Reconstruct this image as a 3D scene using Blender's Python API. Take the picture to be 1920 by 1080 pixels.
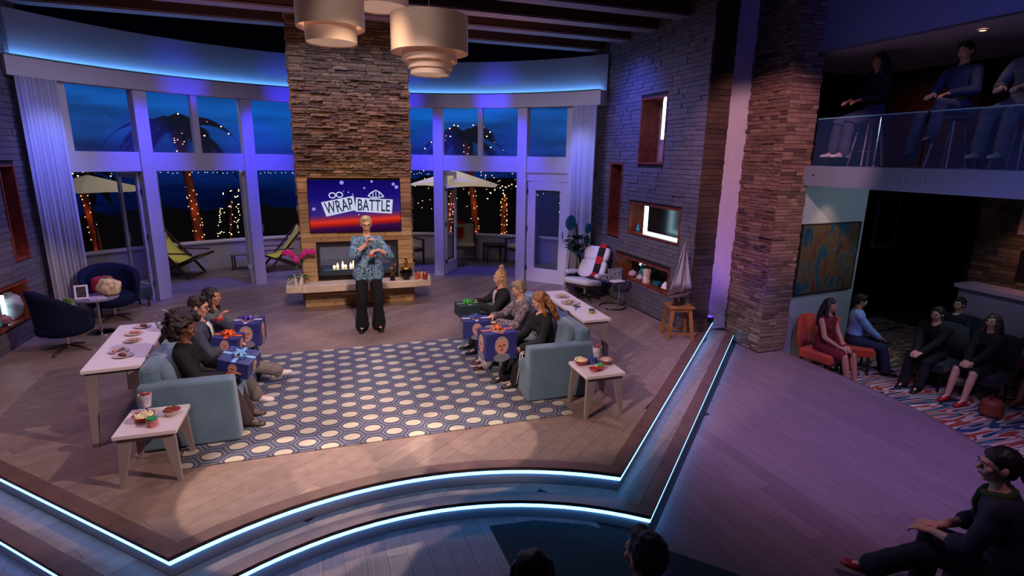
import bpy, bmesh, math, random
import numpy as np
from mathutils import Vector, Matrix, noise as mn
random.seed(7)
R=math.radians; PI=math.pi
for o in list(bpy.data.objects): bpy.data.objects.remove(o)
SC=bpy.context.scene; COL=SC.collection
# ---------------------------------------------------------------- camera
cam=bpy.data.cameras.new('camera'); co=bpy.data.objects.new('camera',cam); COL.objects.link(co)
cam.sensor_width=36; cam.lens=1025/1920*36; cam.clip_end=200; cam.clip_start=.05
ya,pi_,ro=R(18.6),R(13.45),R(.98)
f_=Vector((math.sin(ya)*math.cos(pi_),math.cos(ya)*math.cos(pi_),-math.sin(pi_)))
r_=Vector((math.cos(ya),-math.sin(ya),0)); u_=r_.cross(f_)
rr=r_*math.cos(ro)+u_*math.sin(ro); uu=u_*math.cos(ro)-r_*math.sin(ro)
co.matrix_world=Matrix(((rr.x,uu.x,-f_.x,0),(rr.y,uu.y,-f_.y,0),(rr.z,uu.z,-f_.z,2.65),(0,0,0,1)))
SC.camera=co
# ---------------------------------------------------------------- exposure, world
vs=SC.view_settings; vs.view_transform='Standard'; vs.look='None'; vs.gamma=1; vs.use_curve_mapping=False; vs.exposure=0.0
SC.display_settings.display_device='sRGB'
try:
    SC.cycles.use_denoising=True; SC.cycles.sample_clamp_indirect=4; SC.cycles.max_bounces=6; SC.cycles.diffuse_bounces=3
except Exception: pass
W=bpy.data.worlds.new('studio'); SC.world=W; W.use_nodes=True
W.node_tree.nodes['Background'].inputs[0].default_value=(.13,.09,.30,1)
W.node_tree.nodes['Background'].inputs[1].default_value=.05
# ---------------------------------------------------------------- studio lights
def aim(o,t):
    d=Vector(t)-o.location; o.rotation_euler=d.to_track_quat('-Z','Y').to_euler()
def spot(loc,tgt,w,col,ang=40,blend=.5,rad=.08,name='studio_spot'):
    l=bpy.data.lights.new(name,'SPOT'); l.energy=w; l.color=col; l.spot_size=R(ang); l.spot_blend=blend; l.shadow_soft_size=rad
    o=bpy.data.objects.new(name,l); COL.objects.link(o); o.location=loc; aim(o,tgt); return o
def area(loc,tgt,w,col,sx,sy,name='studio_area'):
    l=bpy.data.lights.new(name,'AREA'); l.shape='RECTANGLE'; l.size=sx; l.size_y=sy; l.energy=w; l.color=col
    o=bpy.data.objects.new(name,l); COL.objects.link(o); o.location=loc; aim(o,tgt); return o
WARM=(1,.74,.66); PINK=(1,.70,.72); BLUE=(.035,.03,1); CY=(.25,.55,1); PURP=(.46,.30,1)
spot((-3.6,1.2,5.6),(2.3,6.2,.6),1800,WARM,30,.3,.05)      # key on the right sofa
spot((4.9,1.4,5.6),(-1.3,6.2,.6),1800,WARM,30,.3,.05)      # key on the left sofa
spot((.5,.6,6.2),(.6,8.3,1.1),1500,WARM,20,.4,.05)          # host
spot((1.6,9.0,4.62),(-.2,4.9,0),500,(1,.74,.56),19,.12,.02)         # back lights on stage front
spot((-.6,9.0,4.62),(1.75,5.0,0),450,(1,.74,.56),15,.12,.02)
spot((-.9,5.3,4.55),(-.5,4.42,0),640,(1,.78,.66),19,.12,.02)
spot((1.3,5.4,4.55),(1.2,4.70,0),480,(1,.78,.66),16,.12,.02)
spot((.2,5.2,4.55),(.35,4.60,0),330,(1,.78,.66),20,.15,.02)
spot((.5,1,6.4),(.5,6.5,0),1000,PINK,32,.7,.2)                # rug wash
spot((.45,4.6,4.6),(.45,10,1.2),420,(1,.70,.45),30,.5,.1)  # chimney foot
spot((-3.0,8.0,4.4),(-.3,10,3.0),230,(1,.34,.08),34,.8,.2)  # chimney left edge
spot((3.9,8.0,4.4),(1.3,10,3.0),230,(1,.34,.08),34,.8,.2)   # chimney right edge
spot((.5,8.6,4.6),(.5,10,3.0),30,(1,.6,.4),26,.9,.2)
for a,zt,w in ((-39,2.35,420),(-18,2.4,520),(19,2.4,520),(38.5,2.4,420),(-31,3.8,60),(-12,3.8,70),(13,3.8,70),(33,3.8,110),(54,1.2,150),(-55,1.2,150)):
    s=R(a); spot((.45+4.3*math.sin(s*.97),7+4.3*math.cos(s*.97),4.45 if zt<3.5 else 3.1),(.45+5.4*math.sin(s),7+5.4*math.cos(s),zt),w*1.25,BLUE,44,1,.1)
for a in (-50,-38,-19,19,38,50): # pale wash on the feet of the facade
    s=R(a); spot((.45+2.0*math.sin(s),6+2.0*math.cos(s),4.4),(.45+5.5*math.sin(s),7+5.5*math.cos(s),.5),45,(.66,.50,.90),28,1,.2)
for a in (-54.2,54.8):
    s=R(a); spot((.45+4.6*math.sin(s),7+4.6*math.cos(s),3.6),(.45+5.35*math.sin(s),7+5.35*math.cos(s),2.4),22,(.5,.62,1),70,1,.1)
area((.5,9.0,4.5),(.5,8.6,0),125,(.58,.54,.95),7,1.2)        # upstage floor
spot((3.4,9.0,4.5),(5.2,8.9,3.4),330,(.06,.12,1),60,1,.1)   # right wall blue
spot((2.4,6.0,4.5),(5.2,8.3,2.2),260,(.40,.36,1),60,1,.2)
spot((-2.6,8.4,4.5),(-4.15,9.2,2.4),110,(.06,.09,1),70,1,.1)
spot((3.0,2.6,4.9),(6.5,7.0,2.4),1050,(1,.50,.60),30,.5,.04)   # column warm
spot((5.9,5.9,.1),(6.0,7.4,1.2),70,(.22,.10,1),70,1,.1)
spot((4.2,2.4,6.0),(5.7,4.7,-.34),1100,(.42,.32,1),52,.9,.3)       # lower floor
spot((3.2,.8,5.6),(5.2,4.2,-.34),420,(.95,.55,.8),50,.9,.3)
spot((5.6,3.6,5.2),(6.4,3.0,-.34),160,(.16,.16,1),60,1,.3)
spot((3.6,5.6,4.5),(3.9,6.2,0),160,(.8,.5,.7),70,.8,.2)
spot((-2.6,5.0,4.6),(-2.9,6.6,0),230,(.85,.55,.75),80,.8,.2)
spot((-1.5,.5,5.5),(-2.4,5.2,-.1),190,PINK,54,.7,.1)
spot((-.8,3.0,4.6),(.7,6.4,3.85),110,(1,.82,.74),26,.5,.1)     # pendants
area((0,8.75,4.0),(0,8.8,5.1),14,(1,.45,.42),7,.3)             # ceiling beams
area((.5,12.9,4.6),(.5,13.4,0),120,(.9,.78,.85),8,.8)      # patio
spot((8.6,4.6,2.2),(7.8,6.8,.5),46,(.62,.80,1),120,.6,.2)
spot((7.6,1.6,2.2),(8.9,5.0,-.7),22,(.5,.5,1),90,1,.3)
spot((4.4,1.6,5.4),(6.9,4.6,5.0),150,(.12,.14,1),60,1,.3)
spot((5.2,1.0,4.6),(7.6,5.2,3.4),26,(.16,.26,1),50,1,.2)
spot((3.0,.6,3.6),(6.86,4.6,2.45),42,(.42,.62,.95),50,1,.2)
spot((8.3,6.3,4.1),(9.5,6.9,3.0),14,(1,.5,.35),80,1,.1)
spot((8.4,4.6,4.1),(9.5,4.6,3.4),9,(1,.45,.6),80,1,.1)
spot((10.6,6.0,2.2),(12.0,6.6,.4),22,(.75,.6,1),60,1,.1)
# ---------------------------------------------------------------- materials
def lin(c):
    c=[x/255 for x in c]; return tuple(((x/12.92) if x<=.04045 else ((x+.055)/1.055)**2.4) for x in c)+(1,)
MATS={}
def mat(name,col,rough=.6,metal=0,var=0,vs_=8,bump=0,bs=40,emit=None,es=0,sheen=0,spec=.5,stretch=None,col2=None,alpha=None,trans=0):
    if name in MATS: return MATS[name]
    m=bpy.data.materials.new(name); m.use_nodes=True; nt=m.node_tree; N=nt.nodes; L=nt.links
    b=N['Principled BSDF']; c=lin(col); b.inputs['Base Color'].default_value=c
    b.inputs['Roughness'].default_value=rough; b.inputs['Metallic'].default_value=metal
    b.inputs['Specular IOR Level'].default_value=spec
    if sheen: b.inputs['Sheen Weight'].default_value=sheen
    if emit: b.inputs['Emission Color'].default_value=lin(emit); b.inputs['Emission Strength'].default_value=es
    if trans: b.inputs['Transmission Weight'].default_value=trans; b.inputs['IOR'].default_value=1.45
    if alpha is not None: b.inputs['Alpha'].default_value=alpha
    if var or bump:
        tc=N.new('ShaderNodeTexCoord'); mp=N.new('ShaderNodeMapping'); L.new(tc.outputs['Object'],mp.inputs[0])
        if stretch: mp.inputs['Scale'].default_value=stretch
    if var or col2:
        nz=N.new('ShaderNodeTexNoise'); nz.inputs['Scale'].default_value=vs_; nz.inputs['Detail'].default_value=4; L.new(mp.outputs[0],nz.inputs[0])
        rp=N.new('ShaderNodeValToRGB'); L.new(nz.outputs['Fac'],rp.inputs[0])
        d=lin(col2) if col2 else tuple(x*(1-var) for x in c[:3])+(1,)
        e=c if col2 else tuple(min(1,x*(1+var)) for x in c[:3])+(1,)
        rp.color_ramp.elements[0].position=.35; rp.color_ramp.elements[1].position=.65
        rp.color_ramp.elements[0].color=d; rp.color_ramp.elements[1].color=e; L.new(rp.outputs[0],b.inputs['Base Color'])
    if bump:
        n2=N.new('ShaderNodeTexNoise'); n2.inputs['Scale'].default_value=bs; L.new(mp.outputs[0],n2.inputs[0])
        bp=N.new('ShaderNodeBump'); bp.inputs['Strength'].default_value=bump; bp.inputs['Distance'].default_value=.01
        L.new(n2.outputs['Fac'],bp.inputs['Height']); L.new(bp.outputs[0],b.inputs['Normal'])
    MATS[name]=m; return m
def piecemat(name,cols,rough=.8,bump=.4,bs=30,stretch=(1,1,1),grain=0,spec=.4):
    """colour varies per object and per loose island; fine grain on top"""
    m=bpy.data.materials.new(name); m.use_nodes=True; nt=m.node_tree; N=nt.nodes; L=nt.links
    b=N['Principled BSDF']; b.inputs['Roughness'].default_value=rough; b.inputs['Specular IOR Level'].default_value=spec
    oi=N.new('ShaderNodeObjectInfo'); ge=N.new('ShaderNodeNewGeometry')
    ad=N.new('ShaderNodeMath'); ad.operation='ADD'; L.new(oi.outputs['Random'],ad.inputs[0]); L.new(ge.outputs['Random Per Island'],ad.inputs[1])
    fr=N.new('ShaderNodeMath'); fr.operation='FRACT'; L.new(ad.outputs[0],fr.inputs[0])
    rp=N.new('ShaderNodeValToRGB'); L.new(fr.outputs[0],rp.inputs[0]); el=rp.color_ramp.elements
    while len(el)<len(cols): el.new(.5)
    for i,c in enumerate(cols): el[i].position=i/(len(cols)-1); el[i].color=lin(c)
    tc=N.new('ShaderNodeNewGeometry'); mp=N.new('ShaderNodeMapping'); mp.inputs['Scale'].default_value=stretch; L.new(tc.outputs['Position'],mp.inputs[0])
    nz=N.new('ShaderNodeTexNoise'); nz.inputs['Scale'].default_value=bs; nz.inputs['Detail'].default_value=5; L.new(mp.outputs[0],nz.inputs[0])
    mr=N.new('ShaderNodeMapRange'); L.new(nz.outputs['Fac'],mr.inputs[0]); mr.inputs['From Min'].default_value=.3; mr.inputs['From Max'].default_value=.7
    mr.inputs['To Min'].default_value=1-grain; mr.inputs['To Max'].default_value=1+grain
    vm=N.new('ShaderNodeVectorMath'); vm.operation='SCALE'; L.new(rp.outputs[0],vm.inputs[0]); L.new(mr.outputs[0],vm.inputs['Scale'])
    L.new(vm.outputs[0],b.inputs['Base Color'])
    bp=N.new('ShaderNodeBump'); bp.inputs['Strength'].default_value=bump; bp.inputs['Distance'].default_value=.012
    L.new(nz.outputs['Fac'],bp.inputs['Height']); L.new(bp.outputs[0],b.inputs['Normal'])
    return m
def emis(name,col,s):
    if name in MATS: return MATS[name]
    m=bpy.data.materials.new(name); m.use_nodes=True; nt=m.node_tree
    for n in list(nt.nodes): nt.nodes.remove(n)
    e=nt.nodes.new('ShaderNodeEmission'); e.inputs[0].default_value=lin(col); e.inputs[1].default_value=s
    o=nt.nodes.new('ShaderNodeOutputMaterial'); nt.links.new(e.outputs[0],o.inputs[0]); MATS[name]=m; return m
# ---------------------------------------------------------------- mesh builder
def frame(d):
    d=Vector(d).normalized(); a=Vector((0,0,1)) if abs(d.z)<.95 else Vector((1,0,0))
    x=a.cross(d).normalized(); return x,d.cross(x),d
class G:
    def __init__(s): s.v=[]; s.f=[]
    def add(s,vs,fs):
        n=len(s.v); s.v+= [tuple(v) for v in vs]; s.f+= [tuple(i+n for i in f) for f in fs]; return s
    def box(s,x0,x1,y0,y1,z0,z1,rz=0,c=None):
        vs=[Vector((x,y,z)) for z in (z0,z1) for y in (y0,y1) for x in (x0,x1)]
        if rz:
            c=Vector(c) if c else Vector(((x0+x1)/2,(y0+y1)/2,0)); m=Matrix.Rotation(rz,3,'Z'); vs=[m@(v-c)+c for v in vs]
        return s.add(vs,[(0,2,3,1),(4,5,7,6),(0,1,5,4),(2,6,7,3),(0,4,6,2),(1,3,7,5)])
    def obox(s,c,X,Y,Z):
        c,X,Y,Z=map(Vector,(c,X,Y,Z)); vs=[c+X*i+Y*j+Z*k for k in (-1,1) for j in (-1,1) for i in (-1,1)]
        fs=[(0,2,3,1),(4,5,7,6),(0,1,5,4),(2,6,7,3),(0,4,6,2),(1,3,7,5)]
        if X.cross(Y).dot(Z)<0: fs=[f[::-1] for f in fs]
        return s.add(vs,fs)
    def beam(s,a,b,w,h):
        a,b=Vector(a),Vector(b); x,y,d=frame(b-a); return s.obox((a+b)/2,x*w/2,y*h/2,(b-a)/2)
    def taper(s,a,b,w0,h0,w1,h1):
        a,b=Vector(a),Vector(b); vs=[]
        for p,w,h in ((a,w0,h0),(b,w1,h1)):
            for j in (-1,1):
                for i in (-1,1): vs.append(p+Vector((i*w/2,j*h/2,0)))
        fs=[(0,2,3,1),(4,5,7,6),(0,1,5,4),(2,6,7,3),(0,4,6,2),(1,3,7,5)]
        if b.z<a.z: fs=[f[::-1] for f in fs]
        return s.add(vs,fs)
    def cyl(s,a,b,r0,r1=None,n=12):
        a,b=Vector(a),Vector(b); r1=r0 if r1 is None else r1; x,y,d=frame(b-a); vs=[]
        for p,r in ((a,r0),(b,r1)):
            for i in range(n): t=2*PI*i/n; vs.append(p+x*math.cos(t)*r+y*math.sin(t)*r)
        fs=[(i,(i+1)%n,n+(i+1)%n,n+i) for i in range(n)]+[tuple(range(n))[::-1],tuple(range(n,2*n))]
        return s.add(vs,fs)
    def lathe(s,prof,c=(0,0,0),n=20,d=(0,0,1),sx=1,sy=1,close=True):
        c=Vector(c); x,y,d=frame(d); vs=[];fs=[]
        if tuple(d)==(0,0,1): x,y=Vector((1,0,0)),Vector((0,1,0))
        for r,z in prof:
            for i in range(n): t=2*PI*i/n; vs.append(c+x*math.cos(t)*r*sx+y*math.sin(t)*r*sy+d*z)
        for k in range(len(prof)-1):
            for i in range(n): j=(i+1)%n; fs.append((k*n+i,k*n+j,(k+1)*n+j,(k+1)*n+i))
        if close: fs+= [tuple(range(n))[::-1],tuple(range((len(prof)-1)*n,len(prof)*n))]
        return s.add(vs,fs)
    def tube(s,pts,r,n=8):
        pts=[Vector(p) for p in pts]; rs=r if isinstance(r,(list,tuple)) else [r]*len(pts); vs=[];fs=[]
        px=None
        for k,p in enumerate(pts):
            d=(pts[min(k+1,len(pts)-1)]-pts[max(k-1,0)]); x,y,_=frame(d)
            if px and x.dot(px)<0: x,y=-x,-y
            px=x
            for i in range(n): t=2*PI*i/n; vs.append(p+x*math.cos(t)*rs[k]+y*math.sin(t)*rs[k])
        for k in range(len(pts)-1):
            for i in range(n): j=(i+1)%n; fs.append((k*n+i,k*n+j,(k+1)*n+j,(k+1)*n+i))
        fs+= [tuple(range(n))[::-1],tuple(range((len(pts)-1)*n,len(pts)*n))]
        return s.add(vs,fs)
    def ell(s,c,rx,ry,rz,n=14,m=8,M=None):
        c=Vector(c); vs=[];fs=[]
        for k in range(m+1):
            ph=-PI/2+PI*k/m; ph=max(min(ph,PI/2-.02),-PI/2+.02)
            for i in range(n):
                t=2*PI*i/n; v=Vector((rx*math.cos(ph)*math.cos(t),ry*math.cos(ph)*math.sin(t),rz*math.sin(ph)))
                vs.append(c+(M@v if M else v))
        for k in range(m):
            for i in range(n): j=(i+1)%n; fs.append((k*n+i,k*n+j,(k+1)*n+j,(k+1)*n+i))
        fs+= [tuple(range(n))[::-1],tuple(range(m*n,(m+1)*n))]
        return s.add(vs,fs)
    def prism(s,poly,z0,z1):
        n=len(poly); vs=[(x,y,z0) for x,y in poly]+[(x,y,z1) for x,y in poly]
        a=sum(poly[i][0]*poly[(i+1)%n][1]-poly[(i+1)%n][0]*poly[i][1] for i in range(n))
        fs=[(i,(i+1)%n,n+(i+1)%n,n+i) for i in range(n)]+[tuple(range(n))[::-1],tuple(range(n,2*n))]
        if a<0: fs=[f[::-1] for f in fs]
        return s.add(vs,fs)
    def grid(s,pts,thick=None,dirn=None):
        """pts[i][j] surface; with thickness along dirn"""
        n=len(pts); m=len(pts[0]); vs=[Vector(p) for r in pts for p in r]
        fs=[(i*m+j,i*m+j+1,(i+1)*m+j+1,(i+1)*m+j) for i in range(n-1) for j in range(m-1)]
        if thick:
            d=Vector(dirn).normalized()*thick; k=len(vs); vs+= [v+d for v in vs]
            fs+= [tuple(x+k for x in f)[::-1] for f in fs]
            ed=[j for j in range(m)]+[i*m+m-1 for i in range(1,n)]+[(n-1)*m+j for j in range(m-2,-1,-1)]+[i*m for i in range(n-2,0,-1)]
            for a,b in zip(ed,ed[1:]+ed[:1]): fs.append((b,a,a+k,b+k))
        return s.add(vs,fs)
    def arcbox(s,cx,cy,r0,r1,z0,z1,a0,a1,n=24):
        vs=[];fs=[]
        for k in range(n+1):
            a=R(a0+(a1-a0)*k/n)
            for r,z in ((r0,z0),(r1,z0),(r1,z1),(r0,z1)): vs.append((cx+r*math.sin(a),cy+r*math.cos(a),z))
        for k in range(n):
            for i in range(4): j=(i+1)%4; fs.append((k*4+i,(k+1)*4+i,(k+1)*4+j,k*4+j))
        fs+= [(0,1,2,3),tuple(n*4+i for i in (3,2,1,0))]
        return s.add(vs,fs)
    def xf(s,M):
        s.v=[tuple(M@Vector(v)) for v in s.v]; return s
    def mesh(s,name):
        me=bpy.data.meshes.new(name); me.from_pydata(s.v,[],s.f); me.update(); return me
def link(name,me,m=None,parent=None,smooth=False,bevel=0,loc=None,rz=0):
    o=bpy.data.objects.new(name,me); COL.objects.link(o)
    if m is not None and not me.materials: me.materials.append(m)
    if smooth:
        for p in me.polygons: p.use_smooth=True
    if bevel:
        b=o.modifiers.new('bevel','BEVEL'); b.width=bevel; b.segments=2; b.limit_method='ANGLE'; b.angle_limit=R(40)
    if parent: o.parent=parent
    if loc: o.location=loc
    if rz: o.rotation_euler=(0,0,rz)
    return o
def build(g,name,m,parent=None,smooth=False,bevel=0,loc=None,rz=0,label=None,kind=None,cat=None,group=None):
    me=g.mesh(name)
    if smooth=='auto':
        bm=bmesh.new(); bm.from_mesh(me)
        for f in bm.faces: f.smooth=True
        for e in bm.edges:
            if len(e.link_faces)==2 and e.calc_face_angle(0)>R(38): e.smooth=False
        bm.to_mesh(me); bm.free(); smooth=False
    o=link(name,me,m,parent,smooth,bevel,loc,rz)
    if label: o['label']=label
    if kind: o['kind']=kind
    if cat: o['category']=cat
    if group: o['group']=group
    return o
def thing(name,label,cat,loc=(0,0,0),rz=0,group=None,kind=None):
    o=bpy.data.objects.new(name,None); COL.objects.link(o); o.location=loc; o.rotation_euler=(0,0,rz); o.empty_display_size=.1
    if label: o['label']=label
    if cat: o['category']=cat
    if group: o['group']=group
    if kind: o['kind']=kind
    return o
def kids(o): return [c for c in bpy.data.objects if c.parent==o]
def dup(o,loc=None,rz=None,label=None,parent=None):
    c=o.copy(); COL.objects.link(c)
    if parent: c.parent=parent
    if loc: c.location=loc
    if rz is not None: c.rotation_euler=(0,0,rz)
    if label: c['label']=label
    for k in kids(o): dup(k,parent=c)
    return c
def struct(g,name,m,parent=None,**k):
    o=build(g,name,m,parent,**k)
    if not parent: o['kind']='structure'
    return o
def text_geo(txt,w,h,depth=.002):
    """flat lettering in the xz plane, fitted to w x h, centred"""
    c=bpy.data.curves.new('t','FONT'); c.body=txt; c.extrude=0; c.offset=.012; c.space_character=1.05
    o=bpy.data.objects.new('t',c); COL.objects.link(o); dg=bpy.context.evaluated_depsgraph_get()
    me=bpy.data.meshes.new_from_object(o.evaluated_get(dg)); vs=[v.co.copy() for v in me.vertices]; fs=[tuple(p.vertices) for p in me.polygons]
    bpy.data.objects.remove(o); bpy.data.curves.remove(c)
    x0=min(v.x for v in vs);x1=max(v.x for v in vs);y0=min(v.y for v in vs);y1=max(v.y for v in vs)
    g=G(); g.add([((v.x-(x0+x1)/2)/(x1-x0)*w,-depth,(v.y-(y0+y1)/2)/(y1-y0)*h) for v in vs],fs); return g
# palette
white_paint=mat('white_paint',(196,190,196),.55,var=.04)
trim_white=mat('trim_white',(205,198,205),.5)
dark_wood=mat('dark_wood',(48,26,20),.5,var=.3,vs_=12,stretch=(1,1,8))
red_wood=mat('red_wood',(120,48,28),.45,var=.3,vs_=10,bump=.1)
oak=mat('oak_wood',(150,98,52),.5,var=.25,vs_=10,stretch=(1,1,.2))
black=mat('matte_black',(10,10,12),.7)
black_gloss=mat('black_gloss',(6,6,8),.15)
chrome=mat('chrome',(200,200,205),.15,1)
brass=mat('brass',(190,140,60),.25,1)
white_lac=mat('white_lacquer',(236,224,226),.3)
grey_leg=mat('grey_leg_paint',(150,136,134),.45)
glassm=mat('clear_glass',(235,240,245),.05,trans=1,alpha=1)
glass_pane=mat('window_glass',(120,140,170),.03,alpha=.10)
sofa_blue=mat('sofa_blue_linen',(92,120,140),.85,var=.10,vs_=5,bump=.15,bs=160,sheen=.3)
cush_blue=mat('cushion_blue_velvet',(104,130,150),.7,var=.30,vs_=3.5,sheen=.5)
navy=mat('navy_velvet',(10,14,46),.8,spec=.2)
LEDm=emis('led_tube_blue_white',(96,170,255),7)
LEDw=emis('led_tube_white',(190,235,255),7)
LEDc=emis('led_tube_cornice',(100,175,255),16)
bulb_m=emis('warm_bulb',(255,205,130),14)
# ================================================================ SETTING
CX,CY_,FR=.45,7.0,5.5
def arc(x0,x1,y,sag,n=22):
    """curve from (x0,y) to (x1,y) bulging to +y by sag"""
    h=(x1-x0)/2; rad=(h*h+sag*sag)/(2*sag); cx=(x0+x1)/2; cy=y+sag-rad; a=math.asin(h/rad)
    return [(cx+rad*math.sin(-a+2*a*k/n),cy+rad*math.cos(-a+2*a*k/n)) for k in range(n+1)]
front1=arc(-1.15,2.26,3.73,.49); front2=arc(-1.2,2.34,3.36,.63)
left1=[(-4.6,7.05)]; 
line1=[(-4.6,7.02)]+front1+[(6.12,7.44)]
line2=[(-4.6,6.62)]+front2+[(6.38,7.20)]
def clip(poly,a,b,c):
    """keep a*x+b*y<=c"""
    out=[]; n=len(poly)
    for i in range(n):
        p,q=poly[i],poly[(i+1)%n]; dp=a*p[0]+b*p[1]-c; dq=a*q[0]+b*q[1]-c
        if dp<=0: out.append(p)
        if (dp<0<dq) or (dq<0<dp):
            t=dp/(dp-dq); out.append((p[0]+(q[0]-p[0])*t,p[1]+(q[1]-p[1])*t))
    return out
def area2(p): return abs(sum(p[i][0]*p[(i+1)%len(p)][1]-p[(i+1)%len(p)][0]*p[i][1] for i in range(len(p))))/2
def offs(poly_line,d):
    """offset an open polyline to its left by d"""
    out=[]; n=len(poly_line)
    for i,p in enumerate(poly_line):
        a=Vector(poly_line[max(i-1,0)]); b=Vector(p); c=Vector(poly_line[min(i+1,n-1)])
        d1=(b-a) if i>0 else (c-b); d2=(c-b) if i<n-1 else (b-a)
        n1=Vector((-d1.y,d1.x)).normalized(); n2=Vector((-d2.y,d2.x)).normalized()
        m=(n1+n2).normalized(); k=max(.35,m.dot(n1)); q=b+m*(d/k); out.append((q.x,q.y))
    return out
def planks(poly,ang,w,L,z,m,parent,nmax=300,gap=.0011,seed=1):
    rnd=random.Random(seed); ca,sa=math.cos(R(ang)),math.sin(R(ang))
    us=[p[0]*ca+p[1]*sa for p in poly]; vs_=[-p[0]*sa+p[1]*ca for p in poly]; pcs=[]
    v=math.floor(min(vs_)/w)*w
    while v<max(vs_):
        st=clip(clip(poly,sa,-ca,-(v+gap)),-sa,ca,v+w-gap)
        if len(st)>2 and area2(st)>.002:
            u=min(p[0]*ca+p[1]*sa for p in st)-rnd.random()*L; ue=max(p[0]*ca+p[1]*sa for p in st)
            while u<ue:
                l=L*(.7+.6*rnd.random()); pc=clip(clip(st,-ca,-sa,-(u+gap)),ca,sa,u+l-gap)
                if len(pc)>2 and area2(pc)>.004: pcs.append(pc)
                u+=l
        v+=w
    def near(pc):
        x=sum(p[0] for p in pc)/len(pc); y=sum(p[1] for p in pc)/len(pc); return -area2(pc)/((x*x+y*y+7)**1.2)
    pcs.sort(key=near)
    for pc in pcs[:nmax]:
        c=(sum(p[0] for p in pc)/len(pc),sum(p[1] for p in pc)/len(pc))
        g=G().prism([(p[0]-c[0],p[1]-c[1]) for p in pc],-.005,0); build(g,'plank',m,parent,loc=(c[0],c[1],z))
    if len(pcs)>nmax:
        g=G()
        for pc in pcs[nmax:]: g.prism(pc,z-.005,z)
        build(g,'far_planks',m,parent,kind='stuff')
floor_base=mat('floor_underlay',(40,30,28),.8)
fac_arc=[(CX+5.62*math.sin(R(a)),CY_+5.62*math.cos(R(a))) for a in range(58,-59,-4)]
plank_stage=piecemat('stage_plank_wood',[(134,112,102),(142,120,110),(128,106,98),(148,127,115),(138,116,107)],.42,.12,9,(1,1.25,1),.16)
plank_low=piecemat('lower_plank_wood',[(120,98,104),(126,104,110),(115,94,100),(128,107,112)],.42,.12,9,(6,.4,1),.16)
fl=struct(G().prism(line1+[(6.12,7.5),(5.5,7.5),(5.5,9.9)]+fac_arc+[(-4.6,9.6)],-.17,-.005),'floor',floor_base)
trim1=offs(line1,.095)
planks(trim1+[(6.12,7.5),(5.2,7.5),(5.2,10.0)]+fac_arc[1:-1]+[(-4.6,9.9)],38.5,.16,1.7,0,plank_stage,fl,300,seed=3)
def ribbon(line,d0,d1,z0,z1):
    a=offs(line,d0); b=offs(line,d1); g=G()
    for i in range(len(a)-1): g.add([(*a[i],z0),(*a[i+1],z0),(*b[i+1],z0),(*b[i],z0),(*a[i],z1),(*a[i+1],z1),(*b[i+1],z1),(*b[i],z1)],[(0,3,2,1),(4,5,6,7),(0,1,5,4),(2,3,7,6),(1,2,6,5),(3,0,4,7)])
    return g
nose_wood=mat('step_nosing_wood',(104,76,68),.45,var=.15)
riser_m=mat('step_riser_grey',(170,168,176),.5)
struct(ribbon(line1,-.03,.093,-.03,0.001),'nosing',nose_wood,fl)
struct(ribbon(line1,-.010,.002,-.168,-.03),'riser',riser_m,fl)
struct(ribbon(line1,-.026,-.0105,-.064,-.042),'led_strip',LEDm,fl,label='glowing blue white light strip')
st=struct(G().prism(line2+[(6.4,7.5),(6.0,7.5)]+offs(line1,.3)[::-1],-.335,-.175),'trim_1',floor_base)
planks(offs(line2,.095)+offs(line1,-.012)[::-1],38.5,.16,1.7,-.17,plank_stage,st,120,seed=5)
struct(ribbon(line2,-.03,.093,-.20,-.169),'nosing',nose_wood,st)
struct(ribbon(line2,-.010,.002,-.338,-.20),'riser',riser_m,st)
struct(ribbon(line2,-.026,-.0105,-.234,-.212),'led_strip',LEDm,st,label='glowing blue white light strip')
lowpoly=[(-7,-1.5),(6.0,-1.5),(6.25,2.2),(6.48,3.1),(6.72,3.8),(6.85,4.5),(6.88,5.4),(6.84,6.6),(6.84,7.5),(-7,7.5)]
lf=struct(G().prism(lowpoly,-.6,-.346),'floor_lower',floor_base)
planks([(2.0,1.0)]+[(6.18,1.0)]+lowpoly[2:8]+[(6.4,6.6),(6.4,7.1),(2.36,3.3),(2.0,3.3)],93,.155,1.9,-.34,plank_low,lf,220,seed=9)
planks([(-7,1.0),(2.0,1.0),(2.0,4.4),(-2,4.4),(-4.5,7),(-7,7)],93,.155,1.9,-.34,plank_low,lf,70,seed=10)
struct(ribbon(lowpoly[1:9],-.02,.0,-.7,-.335),'edge_trim',nose_wood,lf)
# patio floor
struct(G().arcbox(CX,CY_,5.62,7.9,-.15,-.01,-75,75,40),'floor_patio',mat('patio_paving',(110,98,98),.7,var=.15,vs_=2))
struct(G().box(6.86,14,-1,12,-.9,-.705),'floor_audience',floor_base)
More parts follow.
